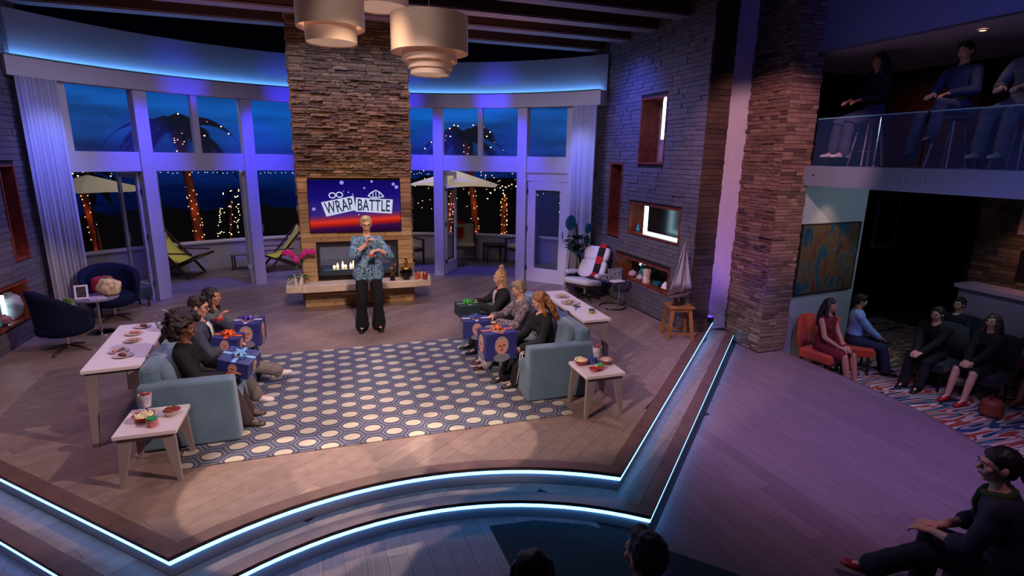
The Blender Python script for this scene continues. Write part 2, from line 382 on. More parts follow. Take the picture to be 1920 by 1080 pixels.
# ---------------- stones
def stone_variants(nv,rough,seed):
    out=[]; rnd=random.Random(seed)
    for k in range(nv):
        g=G(); nx,nz=4,2; pts=[]
        for j in range(nz+1):
            row=[]
            for i in range(nx+1):
                x=i/nx-.5; z=j/nz-.5; e=(i in (0,nx)) or (j in (0,nz))
                row.append((x+(0 if i in(0,nx) else rnd.uniform(-.05,.05)),-(1-(rough*.5*rnd.random()+rough*.25 if e else rnd.random()*rough*.5)),z))
            pts.append(row)
        m=nx+1; vs=[Vector(p) for r in pts for p in r]; fs=[(i*m+j,i*m+j+1,(i+1)*m+j+1,(i+1)*m+j) for i in range(nz) for j in range(nx)]
        kk=len(vs); ed=[j for j in range(m)]+[i*m+m-1 for i in range(1,nz+1)]+[nz*m+j for j in range(m-2,-1,-1)]+[i*m for i in range(nz-1,0,-1)]
        vs+= [Vector((vs[i].x,0,vs[i].z)) for i in ed]
        for q in range(len(ed)): a,b=ed[q],ed[(q+1)%len(ed)]; fs.append((b,a,kk+q,kk+(q+1)%len(ed)))
        g.add(vs,fs); out.append(g)
    return out
def stone_face(parent,m,org,ud,nd,U,Z,rowh,lenr,prot,rough,holes=(),nmax=300,seed=1,pname='stone',gap=.003,keepfn=None,stuffname='small_stones'):
    """org: corner, ud: horizontal unit dir, nd: outward normal. holes (u0,u1,z0,z1)"""
    rnd=random.Random(seed); vr=stone_variants(8,rough,seed); mes=[]
    for g in vr: me=g.mesh(pname); me.materials.append(m); mes.append(me)
    ud=Vector(ud); nd=Vector(nd); org=Vector(org); up=Vector((0,0,1)); pcs=[]
    z=Z[0]
    while z<Z[1]-.01:
        h=min(rnd.uniform(*(rowh(z) if callable(rowh) else rowh)),Z[1]-z)
        iv=[(U[0],U[1])]
        for (a,b,c,d) in holes:
            if z+h>c+.005 and z<d-.005:
                nv=[]
                for (p,q) in iv:
                    if b<=p or a>=q: nv.append((p,q)); continue
                    if a>p: nv.append((p,a))
                    if b<q: nv.append((b,q))
                iv=nv
        for p,q in iv:
            u=p
            while u<q-.005:
                l=rnd.uniform(*(lenr(z) if callable(lenr) else lenr))
                if q-u-l<lenr_min(lenr,z)*.6: l=q-u
                pr=rnd.uniform(*(prot(z) if callable(prot) else prot)); pcs.append((u,z,l,h,pr)); u+=l
        z+=h
    pcs.sort(key=lambda t:-(t[2]*t[3]))
    Mb=Matrix((ud,-nd,up)).transposed()
    stuff=G()
    for k,(u,z,l,h,pr) in enumerate(pcs):
        c=org+ud*(u+l/2)+up*(z+h/2)
        if k<nmax:
            o=bpy.data.objects.new(pname,mes[k%8]); COL.objects.link(o); o.parent=parent
            S=Matrix.Diagonal((l-gap*2,pr,h-gap*2,1)); o.matrix_local=Matrix.Translation(c)@Mb.to_4x4()@S
        else:
            g=vr[k%8]; S=Matrix.Diagonal((l-gap*2,pr,h-gap*2)); MM=Mb@S; stuff.add([c+MM@Vector(v) for v in g.v],g.f)
    if stuff.v: build(stuff,stuffname,m,parent,kind='stuff')
def lenr_min(lr,z): return (lr(z) if callable(lr) else lr)[0]
def holed(g,org,ud,nd,U,Z,holes,thick):
    """slab with rectangular openings behind the plane"""
    us=sorted({U[0],U[1],*[h[0] for h in holes],*[h[1] for h in holes]}); zs=sorted({Z[0],Z[1],*[h[2] for h in holes],*[h[3] for h in holes]})
    ud=Vector(ud);nd=Vector(nd);org=Vector(org)
    for i in range(len(us)-1):
        for j in range(len(zs)-1):
            cu,cz=(us[i]+us[i+1])/2,(zs[j]+zs[j+1])/2
            if cu<U[0] or cu>U[1] or cz<Z[0] or cz>Z[1] or any(a<cu<b and c<cz<d for a,b,c,d in holes): continue
            g.obox(org+ud*cu+Vector((0,0,cz))-nd*thick/2,ud*(us[i+1]-us[i])/2,nd*thick/2,Vector((0,0,(zs[j+1]-zs[j])/2)))
    return g
mortar=mat('dark_mortar',(30,22,20),.9)
stone_brown=piecemat('ledge_stone_brown',[(104,84,62),(130,106,78),(82,68,54),(150,126,92),(112,90,64),(94,80,64)],.85,.5,26,(1,1,2),.22)
stone_tan=piecemat('ledge_stone_tan',[(168,132,92),(186,150,108),(150,114,78),(176,140,98)],.8,.35,16,(1,1,3),.15)
stone_dark=piecemat('wall_stone_grey',[(92,84,94),(100,92,102),(86,80,90),(96,88,96)],.75,.35,20,(1,1,2),.18)
# chimney breast
ch=struct(holed(G(),(-.48,10.04,0),(1,0,0),(0,-1,0),(0,1.9),(0,5.2),[(.24,1.64,.54,1.10)],.85),'trim_2',mortar)
ch['label']='stacked stone chimney breast rising behind the host'
stone_face(ch,stone_brown,(-.48,10.04,0),(1,0,0),(0,-1,0),(0,1.9),(2.28,4.9),(.034,.062),(.10,.30),(.012,.085),.65,(),300,seed=11)
stone_face(ch,stone_tan,(-.48,10.04,0),(1,0,0),(0,-1,0),(0,1.9),(0,2.28),(.06,.11),(.25,.62),(.03,.05),.18,[(.17,1.71,1.33,2.22),(.24,1.64,.54,1.10),(-.2,2.2,.34,.46)],200,seed=12,pname='stone_slab')
stone_face(ch,stone_brown,(-.48,10.89,0),(0,-1,0),(-1,0,0),(0,.85),(0,4.9),(.05,.09),(.18,.4),(.012,.05),.4,(),0,seed=13,stuffname='side_stones')
stone_face(ch,stone_brown,(1.42,10.04,0),(0,1,0),(1,0,0),(0,.85),(0,4.9),(.05,.09),(.18,.4),(.012,.05),.4,(),0,seed=14,stuffname='right_side_stones')
hearth_m=mat('hearth_slab_limestone',(206,184,160),.6,var=.12,vs_=3,bump=.2,bs=14)
build(G().box(-.76,-.5,9.95,10.4,.34,.46).box(-.5,1.44,9.66,10.05,.34,.46).box(1.44,1.74,9.95,10.4,.34,.46).box(-.76,-.5,9.7,9.95,.34,.46).box(1.44,1.70,9.7,9.95,.34,.46),'hearth_slab',hearth_m,ch,bevel=.01,label='pale limestone hearth slab')
# fireplace insert
fp=thing('fireplace','see-through gas fireplace with black frame and flames in the stone chimney','fireplace',(.46,10,.54))
g=G(); g.box(-.70,.70,-.01,.9,0,.03).box(-.70,.70,-.01,.9,.53,.56).box(-.70,-.66,-.01,.9,.03,.53).box(.66,.70,-.01,.9,.03,.53)
build(g,'frame',black,fp,bevel=.004)
build(G().box(-.62,.62,.2,.5,.03,.08),'burner_tray',mat('burner_steel',(40,70,90),.3,.6),fp,bevel=.005)
flame=emis('flame',(255,190,110),9)
for k,x in enumerate((-.42,-.36,-.27,-.22,-.13,-.08,-.03,.22,.3,.36)):
    h=.06+.035*((k*7)%3)
    build(G().lathe([(.004,0),(.020,.02),(.017,.045),(.008,h*.75),(.001,h)],(x,.33+.03*(k%2),.08),8,sx=1.2),'flame',flame,fp,smooth=True)
build(G().box(-.66,.66,.02,.026,.03,.53),'glass_pane',glass_pane,fp)
# column at right
stone_col=piecemat('column_stone_mauve',[(108,84,72),(132,104,90),(84,66,60),(148,120,104),(114,90,80)],.85,.5,26,(1,1,2),.22)
colb=struct(G().box(6.45,6.95,6.64,7.66,-.34,5.6),'trim_3',mortar); colb['label']='tall rough stone column beside the steps'
stone_face(colb,stone_col,(6.45,7.66,0),(0,-1,0),(-1,0,0),(0,1.02),(-.34,5.5),(.04,.075),(.10,.28),(.012,.065),.6,(),300,seed=21)
stone_face(colb,stone_col,(6.42,6.64,0),(1,0,0),(0,-1,0),(0,.53),(-.34,5.5),(.04,.075),(.14,.30),(.012,.045),.45,(),120,seed=22,pname='corner_stone',stuffname='small_corner_stones')
# right wall with niches. u = Y-6.93
Y0=6.93
n1=(7.92-Y0,8.72-Y0,2.57,3.67); n2=(9.22-Y0,9.70-Y0,1.20,2.58); n3=(7.32-Y0,8.9-Y0,1.33,1.9); n4=(7.50-Y0,9.3-Y0,.47,.88)
NH=[n1,n2,n3,n4]
wr=struct(holed(G(),(5.26,Y0,0),(0,1,0),(-1,0,0),(0,3.75),(-.005,5.3),NH,.36),'wall_right',mortar)
stone_face(wr,stone_dark,(5.26,Y0,0),(0,1,0),(-1,0,0),(0,3.75),(0,5.2),(.055,.085),(.16,.40),(.012,.035),.35,NH,300,seed=31)
stone_face(wr,piecemat('end_stone_dark',[(58,42,36),(74,54,44),(48,36,32)],.85,.4,20,(1,1,2),.2),(5.24,6.93,0),(1,0,0),(0,-1,0),(0,.38),(0,5.3),(.06,.09),(.15,.38),(.012,.03),.2,(),0,seed=32,stuffname='end_stones')
struct(G().box(5.262,5.62,6.935,6.96,0,5.3),'wall_end_panel',mortar,wr)
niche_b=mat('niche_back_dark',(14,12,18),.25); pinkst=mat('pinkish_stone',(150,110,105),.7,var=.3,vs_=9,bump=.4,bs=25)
def niche(h,x,nd,wall,back,label=None,nm='niche'):
    """wood lined box; x: wall plane, nd=-1 faces -X, +1 faces +X"""
    u0,u1,z0,z1=h; y0,y1=u0+Y0,u1+Y0; d=-nd*.35; xs=sorted((x-(-nd)*.03,x+d)); t=.035; g=G()
    g.box(*xs,y0,y1,z0,z0+t).box(*xs,y0,y1,z1-t,z1).box(*xs,y0,y0+t,z0+t,z1-t).box(*xs,y1-t,y1,z0+t,z1-t)
    build(g,nm+'_frame',red_wood,wall,bevel=.004)
    bx=sorted((x+d,x+d*.96)); build(G().box(*bx,y0+t,y1-t,z0+t,z1-t),nm+'_back',back,wall)
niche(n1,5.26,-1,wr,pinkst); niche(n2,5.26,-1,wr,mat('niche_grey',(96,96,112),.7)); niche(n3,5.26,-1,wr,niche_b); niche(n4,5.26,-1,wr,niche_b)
def led(pts,parent,name='led_strip',w=.016,m=LEDw): 
    g=G()
    for a,b in zip(pts[:-1],pts[1:]): g.beam(a,b,w,w)
    return build(g,name,m,parent,label='glowing white light strip')
led([(5.30,8.10,2.98),(5.30,8.10,3.61),(5.30,7.96,3.61)],wr,w=.035)
led([(5.33,8.46,1.88),(5.33,8.46,1.37)],wr,w=.05); led([(5.33,8.46,1.39),(5.33,7.37,1.39)],wr,w=.04)
led([(5.56,8.88,.70),(5.56,8.88,.84)],wr,w=.04)
# left wall. plane X=-4.15
NHL=[(8.85-Y0,9.32-Y0,1.15,2.46),(9.20-Y0-.0,9.62-Y0,1.15,2.45)]
n5=(9.25-Y0,9.66-Y0,1.12,2.44); n6=(8.2-Y0,9.42-Y0,.29,.84); n7=(8.55-Y0,8.85-Y0,1.15,2.46)
wl=struct(holed(G(),(-4.18,Y0,0),(0,1,0),(1,0,0),(-.9,3.6),(-.005,5.3),[n5,n6],.36),'wall_left',mortar)
stone_face(wl,stone_dark,(-4.18,Y0,0),(0,1,0),(1,0,0),(-.4,3.6),(0,5.2),(.07,.10),(.28,.62),(.012,.028),.2,[n5,n6],200,seed=41)
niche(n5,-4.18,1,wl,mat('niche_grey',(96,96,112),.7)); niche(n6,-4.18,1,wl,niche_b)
led([(-4.26,8.95,.33),(-4.26,8.95,.72)],wl,w=.035)
# white recess panel between wall end and column
struct(G().box(5.62,6.46,7.46,7.55,-.34,5.6),'wall_recess',white_paint)
# ---------------- facade
fa=struct(G().arcbox(CX,CY_,5.36,5.62,3.65,3.92,-58.2,58.2,48),'wall_back',trim_white)
struct(G().arcbox(CX,CY_,5.58,5.66,3.92,4.58,-58.2,58.2,48),'upper_wall',mat('upper_wall_paint',(150,150,165),.7),fa)
struct(G().arcbox(CX,CY_,5.50,5.53,3.925,3.95,-57,57.2,48),'led_strip',LEDc,fa,label='blue white cove light strip')
struct(G().arcbox(CX,CY_,5.35,5.37,3.915,3.935,-58.2,58.2,48),'lip',mat('green_lip',(60,110,90),.5),fa)
struct(G().arcbox(CX,CY_,5.44,5.60,2.31,2.63,-52.5,-10,24),'transom',trim_white,fa)
struct(G().arcbox(CX,CY_,5.44,5.60,2.34,2.67,10,52,24),'transom',trim_white,fa)
def post(a,w,z0,z1,r0=5.40,r1=5.62,nm='post'):
    a=R(a); n=Vector((math.sin(a),math.cos(a),0)); t=Vector((math.cos(a),-math.sin(a),0)); c=Vector((CX,CY_,(z0+z1)/2))+n*(r0+r1)/2
    return struct(G().obox(c,t*w/2,n*(r1-r0)/2,Vector((0,0,(z1-z0)/2))),nm,trim_white,fa,bevel=.008)
for a in (-38.6,-20.0): post(a,.21,0,3.65)
for a in (20.2,39.9): post(a,.21,0,3.65)
for a,w in ((-50.4,.12),(-29.3,.11),(29.9,.10),(50.8,.12)): post(a,w,2.6,3.65,5.44,5.58,'mullion')
post(51.6,.12,0,2.4)
for z in (.02,): pass
wn=struct(G().arcbox(CX,CY_,5.50,5.508,2.62,3.66,-57,57,40),'window_1',glass_pane)
wn['label']='curved row of clear upper window panes'
def leaf(p0,p1,z1,name,handle=True,gz=.28,st=.09,th=.045):
    """door leaf from p0 to p1 with glass"""
    a,b=Vector((*p0,0)),Vector((*p1,0)); d=(b-a).normalized(); n=Vector((-d.y,d.x,0)); L=(b-a).length
    root=struct(G().obox(a+d*st/2+Vector((0,0,z1/2)),d*st/2,n*th/2,Vector((0,0,z1/2))).obox(b-d*st/2+Vector((0,0,z1/2)),d*st/2,n*th/2,Vector((0,0,z1/2))).obox((a+b)/2+Vector((0,0,gz/2)),d*(L/2-st),n*th/2,Vector((0,0,gz/2))).obox((a+b)/2+Vector((0,0,z1-st/2)),d*(L/2-st),n*th/2,Vector((0,0,st/2))),name,trim_white,bevel=.004)
    struct(G().obox((a+b)/2+Vector((0,0,(gz+z1-st)/2)),d*(L/2-st),n*.004,Vector((0,0,(z1-st-gz)/2))),'door_glass',glass_pane,root)
    for z in (.3,1.15,1.95): struct(G().obox(a+Vector((0,0,z))-n*(th/2),d*.02,n*.012,Vector((0,0,.05))),'hinge',mat('hinge_steel',(90,90,100),.4,.8),root)
    if handle: struct(G().cyl(b-d*st/2-n*.05+Vector((0,0,1.0)),b-d*st/2-n*.05+Vector((0,0,1.15)),.01),'door_handle',chrome,root)
    return root
def P(a,r): a=R(a); return (CX+r*math.sin(a),CY_+r*math.cos(a))
leaf(P(-40.0,5.55),(-3.62,11.92),2.28,'door_1'); leaf(P(-37.3,5.6),(-3.05,12.1),2.28,'door_2')
leaf(P(-21.2,5.6),(-1.72,12.95),2.28,'door_3'); leaf(P(-18.8,5.6),(-1.42,13.0),2.28,'door_4')
leaf(P(21.4,5.6),(2.86,12.75),2.31,'door_5'); leaf(P(41.2,5.5),P(51.0,5.5),2.17,'door_6',st=.19,gz=.3)
struct(G().arcbox(CX,CY_,5.46,5.56,2.17,2.36,41,52,6),'door_header',trim_white,fa)
# curtains
cur_m=mat('curtain_sheer',(178,176,196),.9,sheen=.4)
def curtain(a0,a1,name,label):
    pts=[]; 
    for k in range(2):
        row=[]
        for i in range(61):
            a=a0+(a1-a0)*i/60; r=5.33+.03*math.sin(i*.95)+.012*math.sin(i*2.3+k); row.append((CX+r*math.sin(R(a)),CY_+r*math.cos(R(a)),0.015 if k==0 else 3.645))
        pts.append(row)
    o=build(G().grid(pts,.01,(0,-1,0)),name,cur_m,smooth=True,label=label,cat='curtain')
curtain(-57.4,-51.6,'curtain','pale floor-length sheer curtain at the left end of the windows')
curtain(51.9,57.6,'curtain','pale floor-length sheer curtain at the right end, behind the white lounge chair')
# ceiling and beams
beam_m=mat('beam_brown',(70,48,42),.6,var=.2,vs_=6,stretch=(.2,1,1))
cl=struct(G().box(-4.4,5.5,5.4,10.35,5.12,5.2),'ceiling',mat('ceiling_boards',(52,34,32),.7,var=.2))
edge_m=mat('beam_edge_pale',(128,112,122),.6)
for k,(y,z) in enumerate(((10.16,4.70),(9.24,4.72),(8.36,4.72),(7.50,4.74),(6.60,4.80),(5.75,4.80))):
    b=struct(G().box(-4.2,5.22,y-.0,y+.24,z,5.12),'beam',beam_m,cl); struct(G().box(-4.2,5.22,y-.012,y+.25,z-.03,z),'beam_edge',edge_m,b)
# ---------------- balcony and right side
bal=struct(G().box(6.86,7.0,2.5,6.85,2.31,2.60).box(7.0,10.4,2.5,8.1,2.33,2.60),'floor_balcony',mat('balcony_fascia',(120,132,150),.6))
for y in (6.55,4.94,3.4): 
    for dy in (-.12,.12): struct(G().cyl((6.855,y+dy,2.47),(6.84,y+dy,2.47),.014),'rail_bolt',chrome,bal)
struct(G().box(6.86,7.0,2.5,8.0,4.20,5.6),'wall_upper_right',mat('upper_right_paint',(110,120,150),.7))
struct(G().box(7.0,10.4,2.5,8.1,4.20,4.26),'ceiling_balcony',white_paint)
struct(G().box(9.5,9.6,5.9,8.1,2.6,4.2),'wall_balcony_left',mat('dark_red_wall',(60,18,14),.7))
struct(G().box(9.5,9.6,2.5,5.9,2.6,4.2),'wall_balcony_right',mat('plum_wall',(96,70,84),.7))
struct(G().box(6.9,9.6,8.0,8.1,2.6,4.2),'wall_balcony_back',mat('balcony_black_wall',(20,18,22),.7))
rl=thing('glass_railing','clear glass railing panels with bright top edge along the balcony','railing',(6.90,0,2.60))
for y0,y1 in ((2.6,3.38),(3.42,4.92),(4.96,6.53)):
    build(G().box(-.006,.006,y0,y1,0,.66),'glass_panel',mat('railing_glass',(70,110,170),.05,alpha=.10),rl)
    build(G().box(-.009,.009,y0,y1,.66,.675),'glass_edge',mat('glass_edge_bright',(110,170,190),.2),rl)
# white angled wall with painting under balcony
wd=Vector((1.65,.20,0)).normalized(); wnm=Vector((wd.y,-wd.x,0))
struct(G().obox(Vector((6.96,6.72,.8))+wd*.83-wnm*.06,wd*.83,wnm*.06,Vector((0,0,1.51))),'wall_far_right',mat('far_right_paint',(160,172,176),.6))
pt=thing('painting','large abstract painting in teal and ochre on the white wall under the balcony','painting',tuple(Vector((6.96,6.72,1.12))+wd*.80+wnm*.03))
pm=bpy.data.materials.new('abstract_paint'); pm.use_nodes=True; N=pm.node_tree.nodes; L=pm.node_tree.links
nz=N.new('ShaderNodeTexNoise'); nz.inputs['Scale'].default_value=5; nz.inputs['Detail'].default_value=8; tc=N.new('ShaderNodeTexCoord'); mp=N.new('ShaderNodeMapping'); mp.inputs['Scale'].default_value=(1.4,1,.6); L.new(tc.outputs['Object'],mp.inputs[0]); L.new(mp.outputs[0],nz.inputs[0])
rp=N.new('ShaderNodeValToRGB'); L.new(nz.outputs['Fac'],rp.inputs[0]); el=rp.color_ramp.elements
for _ in range(3): el.new(.5)
for i,(p,c) in enumerate(((.3,(20,40,60)),(.42,(24,70,88)),(.5,(84,76,44)),(.60,(84,52,34)),(.7,(22,40,60)))): el[i].position=p; el[i].color=lin(c)
L.new(rp.outputs[0],N['Principled BSDF'].inputs['Base Color'])
build(G().obox((0,0,0),wd*.70,wnm*.02,Vector((0,0,.56))),'canvas',pm,pt)
g=G()
for s in (-1,1): g.obox(wd*.71*s,wd*.010,wnm*.026,Vector((0,0,.58))); g.obox(Vector((0,0,.57*s)),wd*.70,wnm*.026,Vector((0,0,.010)))
build(g,'frame',black,pt)
# downlights
def downlight(x,y,z,label,w,col=(1,.6,.35)):
    t=thing('downlight',label,'ceiling light',(x,y,z)); build(G().lathe([(.055,0),(.055,-.012),(.035,-.012),(.035,-.004)],n=20,close=False),'trim_ring',trim_white,t)
    build(G().lathe([(.034,-.004),(.034,-.006)],n=20),'lamp',emis('downlight_glow',(255,190,150),6),t)
    s=spot((x,y,z-.03),(x,y,0),w,col,95,.8,.03)
downlight(7.62,6.50,2.325,'small recessed downlight above the abstract painting',14)
downlight(7.4,4.85,4.195,'small recessed downlight in the balcony ceiling',5)
# black far room, framed picture, stone wall at far right
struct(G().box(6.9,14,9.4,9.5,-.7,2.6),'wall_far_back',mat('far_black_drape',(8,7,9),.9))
fr=thing('picture_frame','faint grey framed picture hanging in the dark far right room','picture',(12.35,9.36,1.35))
g=G().box(-.36,-.30,-.02,.02,-.62,.62).box(.30,.36,-.02,.02,-.62,.62).box(-.30,.30,-.02,.02,.56,.62).box(-.30,.30,-.02,.02,-.62,-.56)
build(g,'frame',mat('pale_frame',(120,150,140),.6),fr); build(G().box(-.30,.30,.0,.015,-.56,.56),'print',mat('dark_print',(20,34,32),.6),fr)
swf=struct(G().box(12.3,12.6,5.4,7.35,-.7,2.6).box(12.3,14,7.35,7.5,-.7,2.6),'wall_stone_far',mortar)
stone_face(swf,stone_brown,(12.3,7.4,0),(0,-1,0),(-1,0,0),(0,2.0),(-.7,2.5),(.07,.11),(.2,.5),(.012,.05),.45,[(.75,1.35,1.45,2.1),(.8,1.35,.55,1.05)],140,seed=51)
struct(holed(G(),(12.24,7.4,0),(0,-1,0),(-1,0,0),(.7,1.4),(1.4,2.15),[(.77,1.33,1.47,2.08)],.05),'window_2',trim_white)
lg=build(G().box(11.7,12.25,5.0,7.25,.30,.38),'serving_counter',white_lac,label='white counter top in front of the far stone wall',cat='counter'); 
build(G().box(0,.45,0,2.1,-.98,0),'base',mat('counter_base_white',(190,195,210),.6),lg,loc=(11.75,5.08,.29))
spot((11.4,6.2,2.2),(12.4,6.0,1.0),16,(1,.35,.12),80,.8,.1)
# striped carpet for audience
cm=bpy.data.materials.new('striped_carpet'); cm.use_nodes=True; N=cm.node_tree.nodes; L=cm.node_tree.links
tc=N.new('ShaderNodeTexCoord'); mp=N.new('ShaderNodeMapping'); mp.inputs['Scale'].default_value=(.55,4.2,1); mp.inputs['Rotation'].default_value=(0,0,R(-14)); L.new(tc.outputs['Object'],mp.inputs[0])
nz=N.new('ShaderNodeTexNoise'); nz.inputs['Scale'].default_value=1.3; nz.inputs['Detail'].default_value=1.5; L.new(mp.outputs[0],nz.inputs[0])
rp=N.new('ShaderNodeValToRGB'); rp.color_ramp.interpolation='CONSTANT'; L.new(nz.outputs['Fac'],rp.inputs[0]); el=rp.color_ramp.elements
for _ in range(8): el.new(.5)
for i,(p,c) in enumerate(((0,(40,44,70)),(.36,(150,140,130)),(.41,(30,60,90)),(.45,(190,170,150)),(.49,(150,60,40)),(.525,(200,180,160)),(.56,(30,34,50)),(.60,(60,110,120)),(.64,(170,90,60)),(.68,(180,160,150)))): el[i].position=p; el[i].color=lin(c)
L.new(rp.outputs[0],N['Principled BSDF'].inputs['Base Color']); N['Principled BSDF'].inputs['Roughness'].default_value=.9
build(G().prism([(6.92,1.2),(11.6,1.2),(11.6,8.6),(8.8,8.4),(8.75,6.84),(6.97,6.62)],-.705,-.695),'area_carpet',cm,label='multicoloured striped carpet under the seated audience at right',cat='carpet')
build(G().prism([(1.12,3.80),(1.20,2.0),(3.1,2.0),(2.72,2.74),(2.33,3.16),(2.2,3.30),(1.9,3.58),(1.5,3.76)],-.339,-.332),'painted_shadow',mat('painted_shadow_teal',(22,38,44),.9,var=.1),label='dark teal sheet painted as a cast shadow in front of the curved steps',cat='carpet')  # added thin sheet, its dark colour stands in for a cast shadow
# ---------------- outside: patio wall, backdrop, hills
pw=struct(G().arcbox(CX,CY_,7.78,7.95,-.02,.60,-75,75,60),'wall_patio',mat('patio_stucco',(176,168,172),.8,var=.06))
struct(G().arcbox(CX,CY_,7.74,7.99,.60,.64,-75,75,60),'wall_cap',trim_white,pw)
sky=bpy.data.materials.new('dusk_backdrop'); sky.use_nodes=True; N=sky.node_tree.nodes; L=sky.node_tree.links
for n in list(N): N.remove(n)
ge=N.new('ShaderNodeNewGeometry'); sx=N.new('ShaderNodeSeparateXYZ'); L.new(ge.outputs['Position'],sx.inputs[0])
mr=N.new('ShaderNodeMapRange'); mr.inputs['From Min'].default_value=-1; mr.inputs['From Max'].default_value=8; L.new(sx.outputs['Z'],mr.inputs[0])
rp=N.new('ShaderNodeValToRGB'); L.new(mr.outputs[0],rp.inputs[0]); el=rp.color_ramp.elements
for _ in range(3): el.new(.5)
for i,(z,c) in enumerate(((-1,(2,4,14)),(1.2,(3,12,52)),(2.7,(6,34,96)),(3.9,(8,84,172)),(7,(8,60,140)))): el[i].position=(z+1)/9; el[i].color=lin(c)
mp=N.new('ShaderNodeMapping'); mp.inputs['Scale'].default_value=(.22,.22,1.5); L.new(ge.outputs['Position'],mp.inputs[0])
nz=N.new('ShaderNodeTexNoise'); nz.inputs['Scale'].default_value=1.0; nz.inputs['Detail'].default_value=5; L.new(mp.outputs[0],nz.inputs[0])
m2=N.new('ShaderNodeMapRange'); m2.inputs['From Min'].default_value=.32; m2.inputs['From Max'].default_value=.68; m2.inputs['To Min'].default_value=.35; m2.inputs['To Max'].default_value=1.7; L.new(nz.outputs['Fac'],m2.inputs[0])
em=N.new('ShaderNodeEmission'); L.new(rp.outputs[0],em.inputs[0]); L.new(m2.outputs[0],em.inputs[1]); ou=N.new('ShaderNodeOutputMaterial'); L.new(em.outputs[0],ou.inputs[0])
struct(G().arcbox(CX,CY_,13.0,13.1,-1.5,5.0,-80,62,60),'backdrop',sky)['label']='glowing dusk sky backdrop with streaky clouds'
# distant hills (low ridges in front of the backdrop)
hill_m=mat('night_hill',(10,12,16),.95)
def hills(r,a0,a1,z0,amp,seed,name,label):
    pts=[[],[]]; 
    for i in range(81):
        a=a0+(a1-a0)*i/80; h=z0+amp*(mn.noise(Vector((a*.06,seed,0)))+.5*mn.noise(Vector((a*.2,seed,3)))+.25*mn.noise(Vector((a*.7,seed,5))))
        for k,(z) in enumerate((-1.4,h)): rq=r+(0 if k==0 else .5); pts[k].append((CX+rq*math.sin(R(a)),CY_+rq*math.cos(R(a)),z))
    build(G().grid(pts,.4,(0,1,0)),name,hill_m,smooth=True,label=label,cat='hill')
hills(11.2,-75,-2,1.0,.5,2.2,'dark_hill','low dark hillside beyond the patio wall at left')
hills(11.4,2,60,2.25,.5,6.6,'dark_hill','higher dark hillside with house lights at right')
rnd=random.Random(4); g=G()
for i in range(150):
    a=rnd.uniform(10,52); z=rnd.uniform(.9,2.2) ; r=11.25+.5*(z+1.4)/3.6-.05; g.ell((CX+r*math.sin(R(a)),CY_+r*math.cos(R(a)),z),rnd.uniform(.007,.02),.01,.01,5,4)
o=build(g,'house_lights',emis('far_house_light',(255,200,140),5),label='scattered warm house lights on the dark hillside',cat='lights',kind='stuff')
g=G()
for i in range(90):
    a=-38+.62*i*1.0; 
    if a>20: break
    r=12.8; g.ell((CX+r*math.sin(R(a+rnd.uniform(-.3,.3))),CY_+r*math.cos(R(a)),2.03+rnd.uniform(-.02,.02)),.020,.010,.008,5,4)
build(g,'shore_lights',emis('shore_light',(190,215,255),2.2),label='thin line of pale lights along the far shore',cat='lights',kind='stuff')
struct(G().arcbox(CX,CY_,14.2,14.3,-2,11,-100,100,40),'wall_studio_drape',mat('black_drape',(3,3,4),.95))
# ================================================================ OBJECTS
# ---- television
tv=thing('television','wall television above the fireplace showing the show title on a sunset screen','television',(.455,9.985,1.775))
build(G().box(-.775,.775,-.025,.03,-.455,.455),'case',black_gloss,tv,bevel=.005)
sm=bpy.data.materials.new('tv_sunset_image'); sm.use_nodes=True; N=sm.node_tree.nodes; L=sm.node_tree.links
for n in list(N): N.remove(n)
tc=N.new('ShaderNodeTexCoord'); sx=N.new('ShaderNodeSeparateXYZ'); L.new(tc.outputs['Object'],sx.inputs[0])
ma=N.new('ShaderNodeMath'); ma.operation='MULTIPLY_ADD'; L.new(sx.outputs['X'],ma.inputs[0]); ma.inputs[1].default_value=-.05; L.new(sx.outputs['Z'],ma.inputs[2])
mr=N.new('ShaderNodeMapRange'); mr.inputs['From Min'].default_value=-.44; mr.inputs['From Max'].default_value=.44; L.new(ma.outputs[0],mr.inputs[0])
rp=N.new('ShaderNodeValToRGB'); L.new(mr.outputs[0],rp.inputs[0]); el=rp.color_ramp.elements
for _ in range(6): el.new(.5)
for i,(p,c) in enumerate(((0,(34,10,50)),(.10,(60,14,60)),(.15,(150,22,20)),(.22,(214,50,28)),(.29,(120,40,70)),(.36,(56,36,120)),(.7,(24,14,110)),(1,(16,8,90)))): el[i].position=p; el[i].color=lin(c)
em=N.new('ShaderNodeEmission'); em.inputs[1].default_value=1.0; L.new(rp.outputs[0],em.inputs[0]); ou=N.new('ShaderNodeOutputMaterial'); L.new(em.outputs[0],ou.inputs[0])
scr=build(G().box(-.765,.765,-.028,-.026,-.445,.445),'screen',sm,tv)
def su(x,y): return ((x-150)/1570*1.54-.77, .445-(y-85)/880*.89)
pale=emis('tv_pale',(196,200,228),1.0); ink=emis('tv_ink',(30,34,66),1.0)
def panel(pts,y=-.030,t=.001): 
    q=[su(*p) for p in pts]; g=G(); g.add([(x,y,z) for x,z in q]+[(x,y-t,z) for x,z in q],[(0,1,2,3),(7,6,5,4),(0,4,5,1),(1,5,6,2),(2,6,7,3),(3,7,4,0)]); return g
build(panel([(355,455),(905,345),(930,590),(430,695)]),'title_panel',pale,scr); build(panel([(945,375),(1585,415),(1560,660),(920,615)]),'title_panel',pale,scr)
def put(txt,cx,cy,w,h,ang):
    g=text_geo(txt,w,h); x,z=su(cx,cy); g.xf(Matrix.Translation((x,-.032,z))@Matrix.Rotation(-R(ang),4,'Y')); build(g,'lettering',ink,scr,label='dark lettering reading '+txt)
